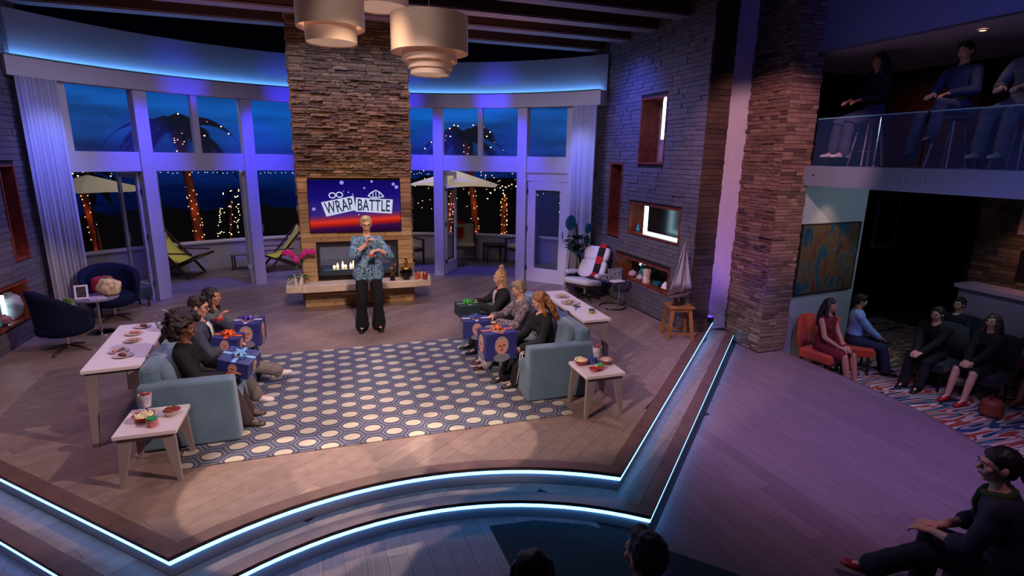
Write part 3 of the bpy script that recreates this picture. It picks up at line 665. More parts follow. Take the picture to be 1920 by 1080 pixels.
put('WRAP',652,518,.47,.205,11); put('BATTLE',1250,512,.55,.20,-3)
g=G()
for x,y,s in ((548,338,1),(668,328,-1)):
    cx,cz=su(x,y); pts=[(cx+.052*math.cos(t),-.032,cz+.043*math.sin(t)) for t in [2*PI*i/16 for i in range(17)]]; g.tube(pts,.011,6)
build(g,'bow_emblem',pale,scr); g=G()
cx,cz=su(1290,330)
g.tube([(cx-.135,-.032,cz-.018),(cx-.06,-.032,cz-.05),(cx+.05,-.032,cz-.05),(cx+.14,-.032,cz-.03)],.010,6).tube([(cx-.13,-.032,cz-.018),(cx-.08,-.032,cz+.035),(cx,-.032,cz+.075),(cx+.07,-.032,cz+.04),(cx+.13,-.032,cz-.03)],.012,6)
for dx in (-.05,0,.055): g.tube([(cx+dx,-.032,cz-.045),(cx+dx,-.032,cz+.045)],.008,6)
build(g,'tiara_emblem',pale,scr); g=G()
for x,y,r in ((715,125,.034),(1225,105,.022),(1600,150,.027),(1655,200,.033),(230,565,.028),(1095,215,.018),(980,668,.014),(1040,728,.012),(820,288,.014),(890,322,.012),(740,268,.01)):
    cx,cz=su(x,y); build(G().cyl((cx,-.0285,cz),(cx,-.0300,cz),r,n=14),'glow_dot',emis('tv_dots',(150,140,225),1),scr)
# ---- mantel things
orc=thing('potted_orchid','magenta orchid in a white pot on the left end of the hearth','plant',(-.56,9.86,.46))
build(G().lathe([(.07,0),(.085,.08),(.09,.16),(.08,.16),(.075,.12)],n=20),'pot',white_lac,orc,smooth='auto')
leafm=mat('orchid_leaf',(46,84,40),.5); mag=mat('orchid_magenta',(196,26,128),.6); stem=mat('green_stem',(70,90,50),.6)
def leafstrip(p0,dirx,L_,w,droop,n=7,up=.6,th=.003):
    d=Vector(dirx).normalized(); s=Vector((-d.y,d.x,0)); pts=[]
    for i in range(n):
        t=i/(n-1); c=Vector(p0)+d*(L_*t)+Vector((0,0,up*L_*t-droop*L_*t*t)); ww=w*math.sin(PI*(.08+.92*t)**.8)*.5+.001; pts.append([c-s*ww+Vector((0,0,ww*.3)),c,c+s*ww+Vector((0,0,ww*.3))])
    return G().grid(pts,th,(0,0,-1))
for k in range(8): a=k*.8; build(leafstrip((0,0,.13),(math.cos(a),math.sin(a),0),.24,.07,.7,up=.5),'leaf',leafm,orc,smooth=True)
for k,(dx,dz) in enumerate(((-.20,.50),(.30,.50),(-.02,.38))):
    pts=[(dx*t**1.5*.8,-.02*t,.12+dz*math.sin(t*PI*.55)) for t in [i/9 for i in range(10)]]; s=build(G().tube(pts,.005,6),'flower_stem',stem,orc,smooth=True)
    for j in range(7):
        t=.5+.5*j/6; c=Vector((dx*t**1.5*.8+ (dx*.12*j/6),-.03-.02*(j%2),.12+dz*math.sin(t*PI*.55)-.02*j*(dx!=0)*.5)); g=G()
        for q in range(5): a=q*2*PI/5+j; g.ell(c+Vector((.026*math.cos(a),0,.026*math.sin(a))),.023,.008,.023,8,5)
        build(g,'flower',mag,s,smooth=True)
def trophy(x,y,h,label):
    t=thing('gold_statuette',label,'trophy',(x,y,.462)); build(G().box(-.045,.045,-.045,.045,0,.03).box(-.035,.035,-.035,.035,.03,.06),'plinth',black_gloss,t,bevel=.003)
    build(G().tube([(-.012,0,.06),(-.01,0,.13),(0,0,.18),(.005,0,.24)],[.012,.014,.016,.018]).ell((.005,0,.285),.018,.018,.024).tube([(.005,0,.24),(.05,0,.25),(.06,0,.31)],.008).tube([(.005,0,.24),(-.04,0,.22),(-.05,0,.16)],.008).tube([(.015,0,.14),(.03,0,.06)],.010),'figure',brass,t,smooth=True)
trophy(1.02,9.78,.3,'gold statuette on black plinth, left of the black urn on the hearth')
t=thing('black_urn','glossy black urn with gold figure finial on the hearth','urn',(1.27,9.80,.46))
build(G().lathe([(.05,0),(.06,.02),(.10,.08),(.115,.15),(.10,.20),(.06,.22)],n=24),'bowl',black_gloss,t,smooth='auto')
build(G().lathe([(.1,.195),(.105,.21),(.06,.235),(.02,.25)],n=20).tube([(0,0,.25),(.02,0,.32),(-.01,0,.38),(.02,0,.44)],[.02,.016,.02,.008]).tube([(.0,0,.36),(.07,0,.40)],.008).tube([(.0,0,.36),(-.05,0,.43)],.008),'gold_finial',brass,t,smooth=True)
for k,(x,y,c,l) in enumerate(((1.47,9.78,(190,90,70),'glass jar of red sweets at the right end of the hearth'),(1.57,9.84,(200,170,150),'glass jar of pale sweets at the right end of the hearth'),(1.60,9.73,(160,60,50),'small jar of dark red sweets at the hearth corner'))):
    t=thing('candy_jar',l,'jar',(x,y,.46),group='sweet jars on the hearth'); build(G().lathe([(.045,0),(.05,.03),(.05,.10),(.035,.13)],n=16),'jar_body',mat('candy%d'%k,c,.2,var=.5,vs_=40),t,smooth='auto'); build(G().lathe([(.036,.13),(.038,.15),(.012,.155),(.012,.17)],n=16),'lid',chrome,t,smooth='auto')
# ---- pendants
shade=mat('drum_shade_fabric',(224,196,180),.8,emit=(255,190,150),es=.03); shade_in=mat('shade_inner',(240,210,190),.8,emit=(255,200,160),es=.25)
def pendant(label,loc,tiers,w=3):
    """tiers: (radius,z0,z1) downwards"""
    t=thing('pendant_lamp',label,'pendant lamp',loc)
    for k,(r,z0,z1) in enumerate(tiers):
        build(G().lathe([(r-.008,z1),(r,z1),(r,z0),(r-.008,z0),(r-.008,z1)],n=48,close=False),'drum_shade',shade,t,smooth='auto')
    r,z0,z1=tiers[-1]; build(G().lathe([(r-.012,z0+.012),(r-.012,z0+.018)],n=40),'diffuser',shade_in,t,smooth='auto')
    r,z0,z1=tiers[0]; build(G().cyl((0,0,z1-.02),(0,0,5.12-loc[2]),.008),'stem',chrome,t); g=G()
    for a in range(3): g.cyl((0,0,z1-.02),(r*math.cos(a*2.1),r*math.sin(a*2.1),z1-.02),.005,n=6)
    build(g,'spider_arms',chrome,t); build(G().lathe([(.06,5.12-loc[2]),(.06,5.09-loc[2]),(.02,5.07-loc[2])],n=20),'ceiling_rose',white_lac,t)
    l=bpy.data.lights.new('lamp_bulb','POINT'); l.energy=w; l.color=(1,.7,.5); l.shadow_soft_size=.05; o=bpy.data.objects.new('lamp_bulb',l); COL.objects.link(o); o.location=(loc[0],loc[1],loc[2]+z0+.25 if False else loc[2]+tiers[-1][2])
pendant('right pendant lamp of four stacked drum shades hanging lowest',(1.12,6.2,3.49),[(.28,.56,.64),(.405,.22,.58),(.29,.13,.25),(.235,.06,.16),(.21,0,.09)][1:])
pendant('left pendant lamp with a wide drum over one smaller drum',(.14,6.8,3.84),[(.365,.15,.62),(.275,0,.20)])
pendant('topmost pendant lamp, only its lowest drum in view between the other two',(.72,7.2,4.34),[(.33,0,.42)],0)
# ---- sofas  (local: facing +Y)
def sofa(label,loc,rz,Ln=2.1,D=.78):
    t=thing('sofa',label,'sofa',loc,rz,'pair of blue slipcovered sofas facing each other')
    def skirt(x0,x1,y0,y1,z0,z1,fl=.02):
        g=G(); g.add([(x0-fl,y0-fl,z0),(x1+fl,y0-fl,z0),(x1+fl,y1+fl,z0),(x0-fl,y1+fl,z0),(x0,y0,z1),(x1,y0,z1),(x1,y1,z1),(x0,y1,z1)],[(0,3,2,1),(4,5,6,7),(0,1,5,4),(1,2,6,5),(2,3,7,6),(3,0,4,7)]); return g
    h=Ln/2
    build(skirt(-h+.02,h-.02,-D/2+.02,D/2-.03,.01,.30,.025),'skirted_base',sofa_blue,t,bevel=.015)
    for s in (-1,1):
        x0,x1=(s*h-.08-.0,s*h+.08) ; build(skirt(x0-s*.08,x1-s*.08,-D/2,D/2-.01,.008,.62),'arm',sofa_blue,t,bevel=.025)
    g=G().add([(-h+.02,-D/2,.02),(h-.02,-D/2,.02),(h-.02,-D/2+.20,.02),(-h+.02,-D/2+.20,.02),(-h+.10,-D/2+.0,.76),(h-.10,-D/2+.0,.76),(h-.10,-D/2+.14,.76),(-h+.10,-D/2+.14,.76)],[(0,3,2,1),(4,5,6,7),(0,1,5,4),(1,2,6,5),(2,3,7,6),(3,0,4,7)])
    build(g,'backrest',sofa_blue,t,bevel=.04)
    w=(Ln-.36)/3
    for k in range(3):
        x=-h+.18+w*(k+.5)
        g=G().ell((0,0,0),1,1,1,20,12); 
        def sq(v,a,b,c,e=.42): return tuple(math.copysign(abs(q)**e,q)*r for q,r in zip(v,(a,b,c)))
        gs=G().add([sq(v,w/2-.004,.285,.085) for v in g.v],g.f); build(gs,'seat_cushion',sofa_blue,t,smooth=True,loc=(x,.10,.315))
        gb=G().add([sq(v,w/2-.005,.09,.20,.55) for v in g.v],g.f); o=build(gb,'back_cushion',cush_blue,t,smooth=True,loc=(x,-.19,.585)); o.rotation_euler=(R(14),0,R((k-1)*3))
    return t
sofa('left blue slipcovered sofa facing right, seating the curly-haired guest',(-1.305,6.22,.008),R(-90),Ln=1.94)
sofa('right blue slipcovered sofa facing left, seating the long-haired guest in black',(2.365,6.3,.008),R(90))
# ---- rug
rm=bpy.data.materials.new('hex_rug_weave'); rm.use_nodes=True; N=rm.node_tree.nodes; L=rm.node_tree.links
tc=N.new('ShaderNodeTexCoord'); sp=N.new('ShaderNodeSeparateXYZ'); L.new(tc.outputs['Object'],sp.inputs[0])
def mth(op,a,b=None,c=None):
    n=N.new('ShaderNodeMath'); n.operation=op
    for i,x in enumerate((a,b,c)):
        if x is None: continue
        if isinstance(x,(int,float)): n.inputs[i].default_value=x
        else: L.new(x,n.inputs[i])
    return n.outputs[0]
PX_,PY_=.402,.246
def lat(ox,oy):
    x=mth('MULTIPLY',mth('SUBTRACT',mth('FRACT',mth('ADD',mth('DIVIDE',sp.outputs['X'],PX_),ox)),.5),PX_)
    y=mth('MULTIPLY',mth('SUBTRACT',mth('FRACT',mth('ADD',mth('DIVIDE',sp.outputs['Y'],PY_),oy)),.5),PY_)
    ax=mth('DIVIDE',mth('ABSOLUTE',x),PX_*.5); ay=mth('DIVIDE',mth('ABSOLUTE',y),PY_*.5)
    # hexagon elongated along x : max(ay, .75*ax*... )
    hx=mth('MAXIMUM',ay,mth('ADD',mth('MULTIPLY',ax,1.415),mth('MULTIPLY',ay,.5)))
    el_=mth('ADD',mth('POWER',mth('DIVIDE',ax,.39),2),mth('POWER',mth('DIVIDE',ay,.48),2))
    return hx,el_
h1,e1=lat(0,0); h2,e2=lat(.5,.5); hx=mth('MINIMUM',h1,h2); ee=mth('MINIMUM',e1,e2)
line=mth('MULTIPLY',mth('GREATER_THAN',hx,.86),1); oval=mth('LESS_THAN',ee,1)
lo=mth('LESS_THAN',mth('ABSOLUTE',mth('SUBTRACT',hx,.80)),.045)
mx=N.new('ShaderNodeMix'); mx.data_type='RGBA'; mx.inputs['A'].default_value=lin((70,74,94)); mx.inputs['B'].default_value=lin((128,128,140)); L.new(lo,mx.inputs['Factor'])
m2=N.new('ShaderNodeMix'); m2.data_type='RGBA'; L.new(mx.outputs['Result'],m2.inputs['A']); m2.inputs['B'].default_value=lin((184,175,156)); L.new(oval,m2.inputs['Factor'])
L.new(m2.outputs['Result'],N['Principled BSDF'].inputs['Base Color']); N['Principled BSDF'].inputs['Roughness'].default_value=.95
n3_=N.new('ShaderNodeTexNoise'); n3_.inputs['Scale'].default_value=120; bp=N.new('ShaderNodeBump'); bp.inputs['Strength'].default_value=.3; bp.inputs['Distance'].default_value=.006; L.new(n3_.outputs['Fac'],bp.inputs['Height']); L.new(bp.outputs[0],N['Principled BSDF'].inputs['Normal'])
build(G().box(-1.86,1.86,-1.38,1.38,0,.009),'area_rug',rm,label='navy and grey rug with a honeycomb of cream ovals between the sofas',cat='rug',loc=(.49,6.24,.001),bevel=.003)
# ---- console tables and side tables
def table(nm,label,loc,rz,w,d,h,lw0,lw1,group=None,top=.035,splay=.02,ins=.02):
    t=thing(nm,label,'table',loc,rz,group); build(G().box(-w/2,w/2,-d/2,d/2,h-top,h),'tabletop',white_lac,t,bevel=.004)
    for sx in (-1,1):
        for sy in (-1,1):
            x,y=sx*(w/2-ins-lw0/2),sy*(d/2-ins-lw0*.25); g=G(); g.taper((sx*(w/2-ins),sy*(d/2-ins),0),(x,y,h-top),lw1,.03,lw0,.035); build(g,'leg',grey_leg,t,bevel=.003)
    build(G().box(-w/2+.04,w/2-.04,-d/2+.03,d/2-.03,h-top-.04,h-top),'apron',grey_leg,t)
    return t
table('console_table','long white console table behind the left sofa',( -2.0,6.22,0),R(5),.46,1.45,.75,.10,.05,'white console tables behind the sofas')
table('console_table','long white console table behind the right sofa',(3.04,6.46,0),R(-1),.37,1.5,.75,.10,.05,'white console tables behind the sofas')
table('side_table','white side table with tapered legs at the near arm of the left sofa',(-1.50,4.93,0),R(0),.45,.50,.46,.11,.035,'white side tables by the sofas')
table('side_table','white side table with tapered legs at the near arm of the right sofa',(2.63,4.93,0),R(0),.45,.46,.48,.11,.035,'white side tables by the sofas')
def bowl(nm,label,x,y,z,r,h,cb,cf,fill=True,group=None,cat='bowl'):
    t=thing(nm,label,cat,(x,y,z+.001),group=group); build(G().lathe([(r*.55,0),(r*.62,.004),(r,h),(r-.006,h),(r*.55,.01)],n=24),'bowl_body',mat('bowl%d_%d_%d'%cb,cb,.3),t,smooth='auto')
    if fill:
        g=G(); rn=random.Random(int(x*100))
        g.lathe([(r*.86,h*.75),(r*.9,h*.9),(r*.5,h*1.12),(r*.1,h*1.2)],n=16)
        for k in range(26): a=rn.random()*6.28; q=rn.random()**.5*r*.8; g.ell((q*math.cos(a),q*math.sin(a),h*1.0+(1-q/r)*h*.25),r*.13,r*.13,r*.11,6,4)
        build(g,'food',mat('food%d_%d_%d'%cf,cf,.7,var=.3,vs_=60),t,smooth=True,kind='stuff')
    return t
bowl('popcorn_bowl','red bowl heaped with popcorn on the left side table',-1.56,4.92,.46,.085,.055,(170,30,36),(240,220,170))
bowl('snack_bowl','clear bowl of brown snacks on the left side table',-1.37,4.98,.46,.075,.05,(200,190,186),(140,60,44))
bowl('popcorn_bowl','red bowl heaped with popcorn on the right side table',2.50,5.04,.48,.085,.055,(170,30,36),(240,220,170))
bowl('snack_bowl','brown bowl of pale snacks on the right side table',2.77,4.97,.48,.08,.055,(130,60,44),(210,180,170))
bowl('sweets_bowl','small clear bowl of red sweets at the front of the right side table',2.54,4.82,.48,.055,.035,(190,120,110),(190,30,40))
def jar(label,x,y,z,r,h,cb,cl_,nm='lidded_jar'):
    t=thing(nm,label,'jar',(x,y,z+.001)); build(G().lathe([(r*.9,0),(r,.01),(r,h*.75),(r*.85,h*.8)],n=18),'jar_body',mat('jar%d_%d_%d'%cb,cb,.25,var=.4,vs_=50),t,smooth='auto'); build(G().lathe([(r*.95,h*.8),(r*.97,h),(r*.5,h*1.02)],n=18),'lid',mat('lid%d_%d_%d'%cl_,cl_,.4),t,smooth='auto'); return t
jar('small jar of red and white sweets with a green lid on the left side table',-1.47,4.80,.46,.042,.075,(190,110,110),(40,150,80))
jar('small jar of red sweets with a green lid on the right side table',2.63,4.84,.48,.035,.06,(200,60,60),(60,180,80))
jar('blue topped jar standing behind the bowls on the right side table',2.62,5.03,.48,.045,.06,(60,80,160),(40,60,150))
def tubcup(label,x,y,z,tilt):
    t=thing('paper_snack_cup',label,'cup',(x,y,z+.001)); build(G().lathe([(.036,0),(.052,.11),(.048,.11),(.034,.01)],n=20),'cup_body',mat('cup_white_blue',(206,198,214),.5,var=.3,vs_=20),t,smooth='auto'); g=G(); rn=random.Random(2)
    for k in range(12): a=rn.random()*6.3; q=rn.random()*.036; g.ell((q*math.cos(a),q*math.sin(a),.108+rn.random()*.012),.012,.012,.01,6,4)
    build(g,'food',mat('red_snack',(160,60,48),.6),t,kind='stuff')
# tall pedestal stand behind tables that lifts the cup
for lab,x,y,z in (('paper cup of red snacks raised behind the popcorn on the left side table',-1.58,5.08,.46),('paper cup of pink snacks raised at the back of the right side table',2.70,5.07,.48)):
    s=thing('cup_stand',lab.replace('paper cup of','stem stand carrying the cup of').split(' raised')[0]+(' on the left side table' if x<0 else ' on the right side table'),'stand',(x,y,z+.001)); build(G().lathe([(.05,0),(.05,.006),(.008,.012),(.008,.05),(.04,.056),(.04,.06)],n=20),'stand_body',mat('stand_blue_white',(90,100,160),.3),s,smooth='auto'); tubcup(lab,x,y,z+.062,0)
def plate(label,x,y,z,r,cf,nm='serving_plate',n=5,seed=1):
    t=thing(nm,label,'plate',(x,y,z+.001)); build(G().lathe([(r*.6,0),(r*.7,.006),(r,.014),(r-.004,.017),(r*.65,.009)],n=24),'plate_body',mat('plate_pinkgrey',(206,186,184),.25),t,smooth='auto'); g=G(); rn=random.Random(seed)
    for k in range(n): a=rn.random()*6.3; q=rn.random()*r*.55; g.ell((q*math.cos(a),q*math.sin(a),.022),.022,.018,.014,8,5)
    build(g,'food',mat('pfood%d_%d_%d'%cf,cf,.6,var=.3,vs_=60),t,kind='stuff')
for k,(x,y,l,c) in enumerate(((-1.93,5.80,'nearest plate of brown snacks on the left console table',(110,50,44)),(-2.01,5.95,'plate of pale snacks just behind the nearest one on the left console table',(190,150,140)),(-1.98,6.27,'round plate in the middle of the left console table',(170,140,130)),(-2.04,6.52,'plate of pink snacks beyond the middle of the left console table',(200,130,120)),(-2.03,6.78,'farthest plate on the left console table',(120,50,50)))): plate(l,x,y,.75,.085,c,seed=k,n=4+k%3)
plate('oval tray of wrapping scraps at the middle of the right console table',3.02,6.5,.75,.13,(176,150,120),'scrap_tray',18,9); plate('plate of ribbon ends at the far end of the right console table',3.05,6.85,.75,.10,(190,160,130),'ribbon_plate',10,5)
jar('blue spool jar near the front of the right console table',3.08,5.98,.75,.04,.05,(150,150,60),(30,60,110))
sc_=thing('scissors','pair of dark scissors lying on the right console table','scissors',(2.98,6.22,.751),R(60)); build(G().beam((-.09,0,.006),(.06,.012,.006),.012,.004).beam((-.09,.012,.008),(.06,-.004,.008),.012,.004),'blades',chrome,sc_); build(G().tube([(.06+.03+.03*math.cos(t),.02+.02*math.sin(t),.007) for t in [2*PI*i/12 for i in range(13)]],.005,6).tube([(.09+.03*math.cos(t),-.025+.02*math.sin(t),.007) for t in [2*PI*i/12 for i in range(13)]],.005,6),'handles',black,sc_)
hb=thing('wire_basket','shiny wire basket on the far end of the left console table','basket',(-1.80,6.72,.751)); g=G()
for z,r in ((0,.07),(.05,.085),(.10,.095)): g.tube([(r*math.cos(t),r*math.sin(t),z+.004) for t in [2*PI*i/20 for i in range(21)]],.004,6)
for i in range(14): t=2*PI*i/14; g.tube([(.07*math.cos(t),.07*math.sin(t),.004),(.095*math.cos(t),.095*math.sin(t),.104)],.003,5)
build(g,'wires',chrome,hb); build(G().tube([(-.095,0,.10),(-.06,0,.17),(0,0,.20),(.06,0,.17),(.095,0,.10)],.005,6),'handle',chrome,hb,smooth=True)
# ---- gift boxes
nvp=mat('gift_paper_navy',(44,48,110),.45,var=.15,vs_=9); facep=mat('printed_face_peach',(196,140,124),.5); beard=mat('printed_hair',(150,140,140),.5); suit=mat('printed_jacket',(120,120,130),.5)
def portrait(g_f,g_h,g_s,c,n,s,r):
    """flat printed head and shoulders at c, normal n, side s"""
    c,n,s=Vector(c),Vector(n).normalized(),Vector(s).normalized(); up=n.cross(s)*-1
    if up.z<0 and abs(up.z)>.5: up=-up
    def blob(g,o,rx,ry,lift):
        vs=[c+s*(o[0]*r+rx*r*math.cos(t))+up*(o[1]*r+ry*r*math.sin(t))+n*lift for t in [2*PI*i/18 for i in range(18)]]; 
        g.add(vs+[v-n*lift*.9 for v in vs],[tuple(range(18))]+[(i,(i+1)%18,18+(i+1)%18,18+i) for i in range(18)])
    blob(g_s,(0,-1.25),.95,.5,.0015); blob(g_h,(0,.12),.80,1.02,.002); blob(g_f,(0,0),.66,.86,.003)
    return lambda g:[blob(g,*q) for q in ((( -.26,.10),.17,.10,.0036),((.26,.10),.17,.10,.0036),((0,-.42),.22,.07,.0036),((0,-.12),.06,.16,.0036),((0,.10),.12,.02,.0036))]
def gift(label,loc,rz,sx,sy,sz,bow,portr=True,lid=None,ribbon=None,paper=nvp,nm='gift_box'):
    t=thing(nm,label,'gift box',loc,rz,'wrapped gift boxes held by the guests'); bm_=mat('bow%d_%d_%d'%bow,bow,.35)
    build(G().box(-sx/2,sx/2,-sy/2,sy/2,0,sz),'box',paper,t,bevel=.006)
    if portr:
        for n,s,c in (((0,-1,0),(1,0,0),(0,-sy/2,sz*.52)),((-1,0,0),(0,-1,0),(-sx/2,0,sz*.52)),((1,0,0),(0,1,0),(sx/2,0,sz*.52)),((0,0,1),(1,0,0),(-.0,0,sz))):
            gf,gh,gs=G(),G(),G(); ft=portrait(gf,gh,gs,Vector(c)+Vector(n)*.001,n,s,min(sx,sz)*.33); gd=G(); ft(gd)
            q=build(gs,'printed_shoulders',suit,t); build(gh,'printed_hair',beard,q); build(gf,'printed_face',facep,q); build(gd,'printed_features',mat('printed_ink',(96,56,50),.6),q,kind='stuff')
    g=G(); w=.018; e=.003
    g.box(-w,w,-sy/2-e,sy/2+e,sz,sz+e).box(-sx/2-e,sx/2+e,-w,w,sz,sz+e+.001)
    build(g,'ribbon',mat('rib%d_%d_%d'%(ribbon or bow),ribbon or bow,.35),t)
    for k in range(7):
        a=k*2*PI/7; d=Vector((math.cos(a),math.sin(a),0)); rl_=.07; pts=[Vector((0,0,sz+.01))+d*(rl_*.5*(1-math.cos(t)))*1.0+Vector((0,0,.028*math.sin(t)+.012*(k%2))) for t in [2*PI*i/9 for i in range(10)]]
        sd=Vector((-d.y,d.x,0))*.014; build(G().grid([[p-sd,p+sd] for p in pts],.002,(0,0,1)),'bow_loop',bm_,t,smooth=True)
    build(G().ell((0,0,sz+.03),.022,.022,.018,10,6),'bow_knot',bm_,t,smooth=True)
    return t
gift('navy face-print gift with light blue bow tilted on the curly-haired guest\'s lap',(-.95,5.74,.53),R(-15),.30,.30,.17,(120,180,225)).rotation_euler=(R(8),R(12),R(-15))
gift('navy face-print gift with orange bow held by the man in glasses',(-1.10,6.18,.60),R(-10),.26,.24,.17,(245,100,20)).rotation_euler=(0,R(6),R(-10))
gift('tall navy face-print gift with purple and silver bow, farthest on the left sofa',(-.97,6.82,.46),R(-6),.30,.32,.28,(90,50,170),ribbon=(220,210,225))
gift('large navy face-print gift with orange curled bow held by the long-haired guest',(1.76,5.74,.40),R(4),.38,.30,.32,(225,110,50))
gift('navy face-print gift with torn white paper on the middle right guest\'s lap',(1.68,6.42,.44),R(-6),.34,.28,.23,(60,90,170),ribbon=(225,220,230))
gift('gift box with bright green bow on the blonde guest\'s lap',(1.72,7.0,.55),R(5),.30,.26,.16,(60,200,50),portr=False,paper=mat('gift_paper_dark_green',(40,54,58),.5),ribbon=(120,170,90))
# ---- navy swivel armchairs (local facing +Y)
def swivel(label,loc,rz):
    t=thing('swivel_armchair',label,'armchair',loc,rz,'navy swivel armchairs at left')
    def shell(z0,z1,r0,r1,a0,a1,th,top):
        pts=[]
        for j in range(7):
            f=j/6; row=[]
            for i in range(25):
                a=R(a0+(a1-a0)*i/24); k=abs(i/12-1); zz=z0+(z1*(1-k**2.5)+top*k**2.5-z0)*f; r=r0+(r1-r0)*f; row.append((r*1.12*math.sin(a),-r*math.cos(a)*1.0,zz))
            pts.append(row)
        return G().grid(pts,th,(0,0,1)) , pts
    g,_=shell(.28,.86,.30,.36,-115,115,.01,.58)
    # thick shell: inner and outer
    pts=[]
    for j in range(8):
        f=j/7; row=[]
        for i in range(29):
            a=R(-118+236*i/28); k=abs(i/14-1); zt=.88*(1-k**2)+.56*k**2; zz=.28+(zt-.28)*f; r=.30+.06*f; row.append(Vector((r*1.12*math.sin(a),-r*math.cos(a),zz)))
        pts.append(row)
    inner=[[Vector((p.x*.80,p.y*.80+.0,p.z)) for p in r] for r in pts]
    g=G().grid([r for r in pts]+[r for r in inner[::-1]]); n=len(pts)*2; m=29
    # close bottom & ends
    for i in range(m-1): g.f.append(((n-1)*m+i,(n-1)*m+i+1,i+1,i))
    for j in range(len(pts)-1): 
        g.f.append((j*m,(j+1)*m,(n-2-j)*m,(n-1-j)*m)); g.f.append(((j+1)*m+m-1,j*m+m-1,(n-1-j)*m+m-1,(n-2-j)*m+m-1))
    build(g,'shell_back',navy,t,smooth=True)
    build(G().lathe([(.22,.24),(.31,.28),(.33,.36),(.30,.42),(.2,.44)],n=28,sx=1.0),'seat_cushion',navy,t,smooth=True)
    build(G().cyl((0,0,.06),(0,0,.26),.025),'post',chrome,t)
    for k in range(4): a=k*PI/2+.6; build(G().tube([(0,0,.09),(.16*math.cos(a),.16*math.sin(a),.05),(.29*math.cos(a),.29*math.sin(a),.012)],[.02,.016,.012]),'foot',mat('dark_feet',(50,26,22),.4),t,smooth=True)
    return t
swivel('near navy velvet swivel armchair with a green cushion, by the left stone wall',(-3.45,8.55,0),R(-50))
swivel('far navy velvet swivel armchair beside the left curtain, behind the round table',(-3.35,10.02,0),R(-150))
def pillow(label,loc,rot,w,m,nm='throw_pillow'):
    g=G().ell((0,0,0),1,1,1,20,12); g.v=[(math.copysign(abs(v[0])**.5,v[0])*w,math.copysign(abs(v[1])**.8,v[1])*w*.28,math.copysign(abs(v[2])**.5,v[2])*w) for v in g.v]
    o=build(g,nm,m,smooth=True,label=label,cat='pillow',loc=loc); o.rotation_euler=rot; return o
pillow('green and cream patterned pillow on the near navy armchair',(-3.42,8.58,.56),(R(-25),0,R(-50)),.16,mat('pillow_green',(110,130,60),.8,var=.5,vs_=12))
pillow('crimson pillow on the far navy armchair',(-3.45,9.98,.60),(R(-25),0,R(-150)),.15,mat('pillow_crimson',(150,20,60),.8))
# ---- round table at left with frame, magazine and bag
rt=thing('round_table','small round table with dark top between the navy armchairs','table',(-3.32,9.32,0)); build(G().lathe([(.27,.52),(.28,.53),(.28,.545),(.27,.55)],n=36),'tabletop',mat('table_top_slate',(120,110,130),.25),rt,smooth='auto'); build(G().cyl((0,0,.02),(0,0,.52),.02),'post',chrome,rt); build(G().lathe([(.18,0),(.18,.012),(.03,.03)],n=30),'base',chrome,rt,smooth='auto')
def pframe(label,loc,rz,w,h,m,img,tilt=12):
    t=thing('photo_frame',label,'photo frame',loc,rz); t.rotation_euler=(R(-tilt),0,rz); b=.022
    build(G().box(-w/2,w/2,-.01,.01,0,b).box(-w/2,w/2,-.01,.01,h-b,h).box(-w/2,-w/2+b,-.01,.01,b,h-b).box(w/2-b,w/2,-.01,.01,b,h-b),'frame',m,t); build(G().box(-w/2+b,w/2-b,-.004,.004,b,h-b),'photo',img,t)
    build(G().beam((0,.012,h*.7),(0,.012+h*.35,.004+h*.35*math.tan(R(tilt))),.03,.004),'easel_back',black,t)
pframe('small white photo frame standing on the round table at left',(-3.46,9.22,.552),R(10),.16,.20,white_lac,mat('photo_dark',(70,60,70),.3,var=.6,vs_=20))
mg=build(G().box(-.10,.10,-.13,.13,0,.008),'magazine',mat('magazine_cover',(196,180,200),.3,var=.3,vs_=12),label='pale magazine lying on the round table at left',cat='magazine',loc=(-3.28,9.22,.551),rz=R(30))
bg=thing('patchwork_bag','crumpled cream and tan patchwork bag on the round table at left','bag',(-3.17,9.40,.551)); g=G().ell((0,0,.12),.16,.11,.13,22,14); g.v=[(v[0]+.02*mn.noise(Vector(v)*14),v[1]+.02*mn.noise(Vector(v)*14+Vector((5,0,0))),max(0,v[2]+.03*mn.noise(Vector(v)*11))) for v in g.v]
build(g,'bag_body',mat('bag_patchwork',(196,170,130),.8,var=.5,vs_=14),bg,smooth=True); build(G().tube([(-.1,0,.2),(-.06,0,.27),(.03,0,.28),(.09,0,.2)],.012,8),'strap',mat('bag_strap',(140,110,70),.7),bg,smooth=True)
# low dark bench near door
bn=thing('low_bench','low dark upholstered bench under the left window','bench',(-3.45,10.62,0),R(45)); build(G().box(-.45,.45,-.2,.2,.18,.36),'seat',mat('bench_teal',(22,40,56),.7,sheen=.3),bn,bevel=.03)
for sx in (-1,1):
    for sy in (-1,1): build(G().cyl((sx*.38,sy*.14,0),(sx*.38,sy*.14,.19),.015),'leg',black,bn)
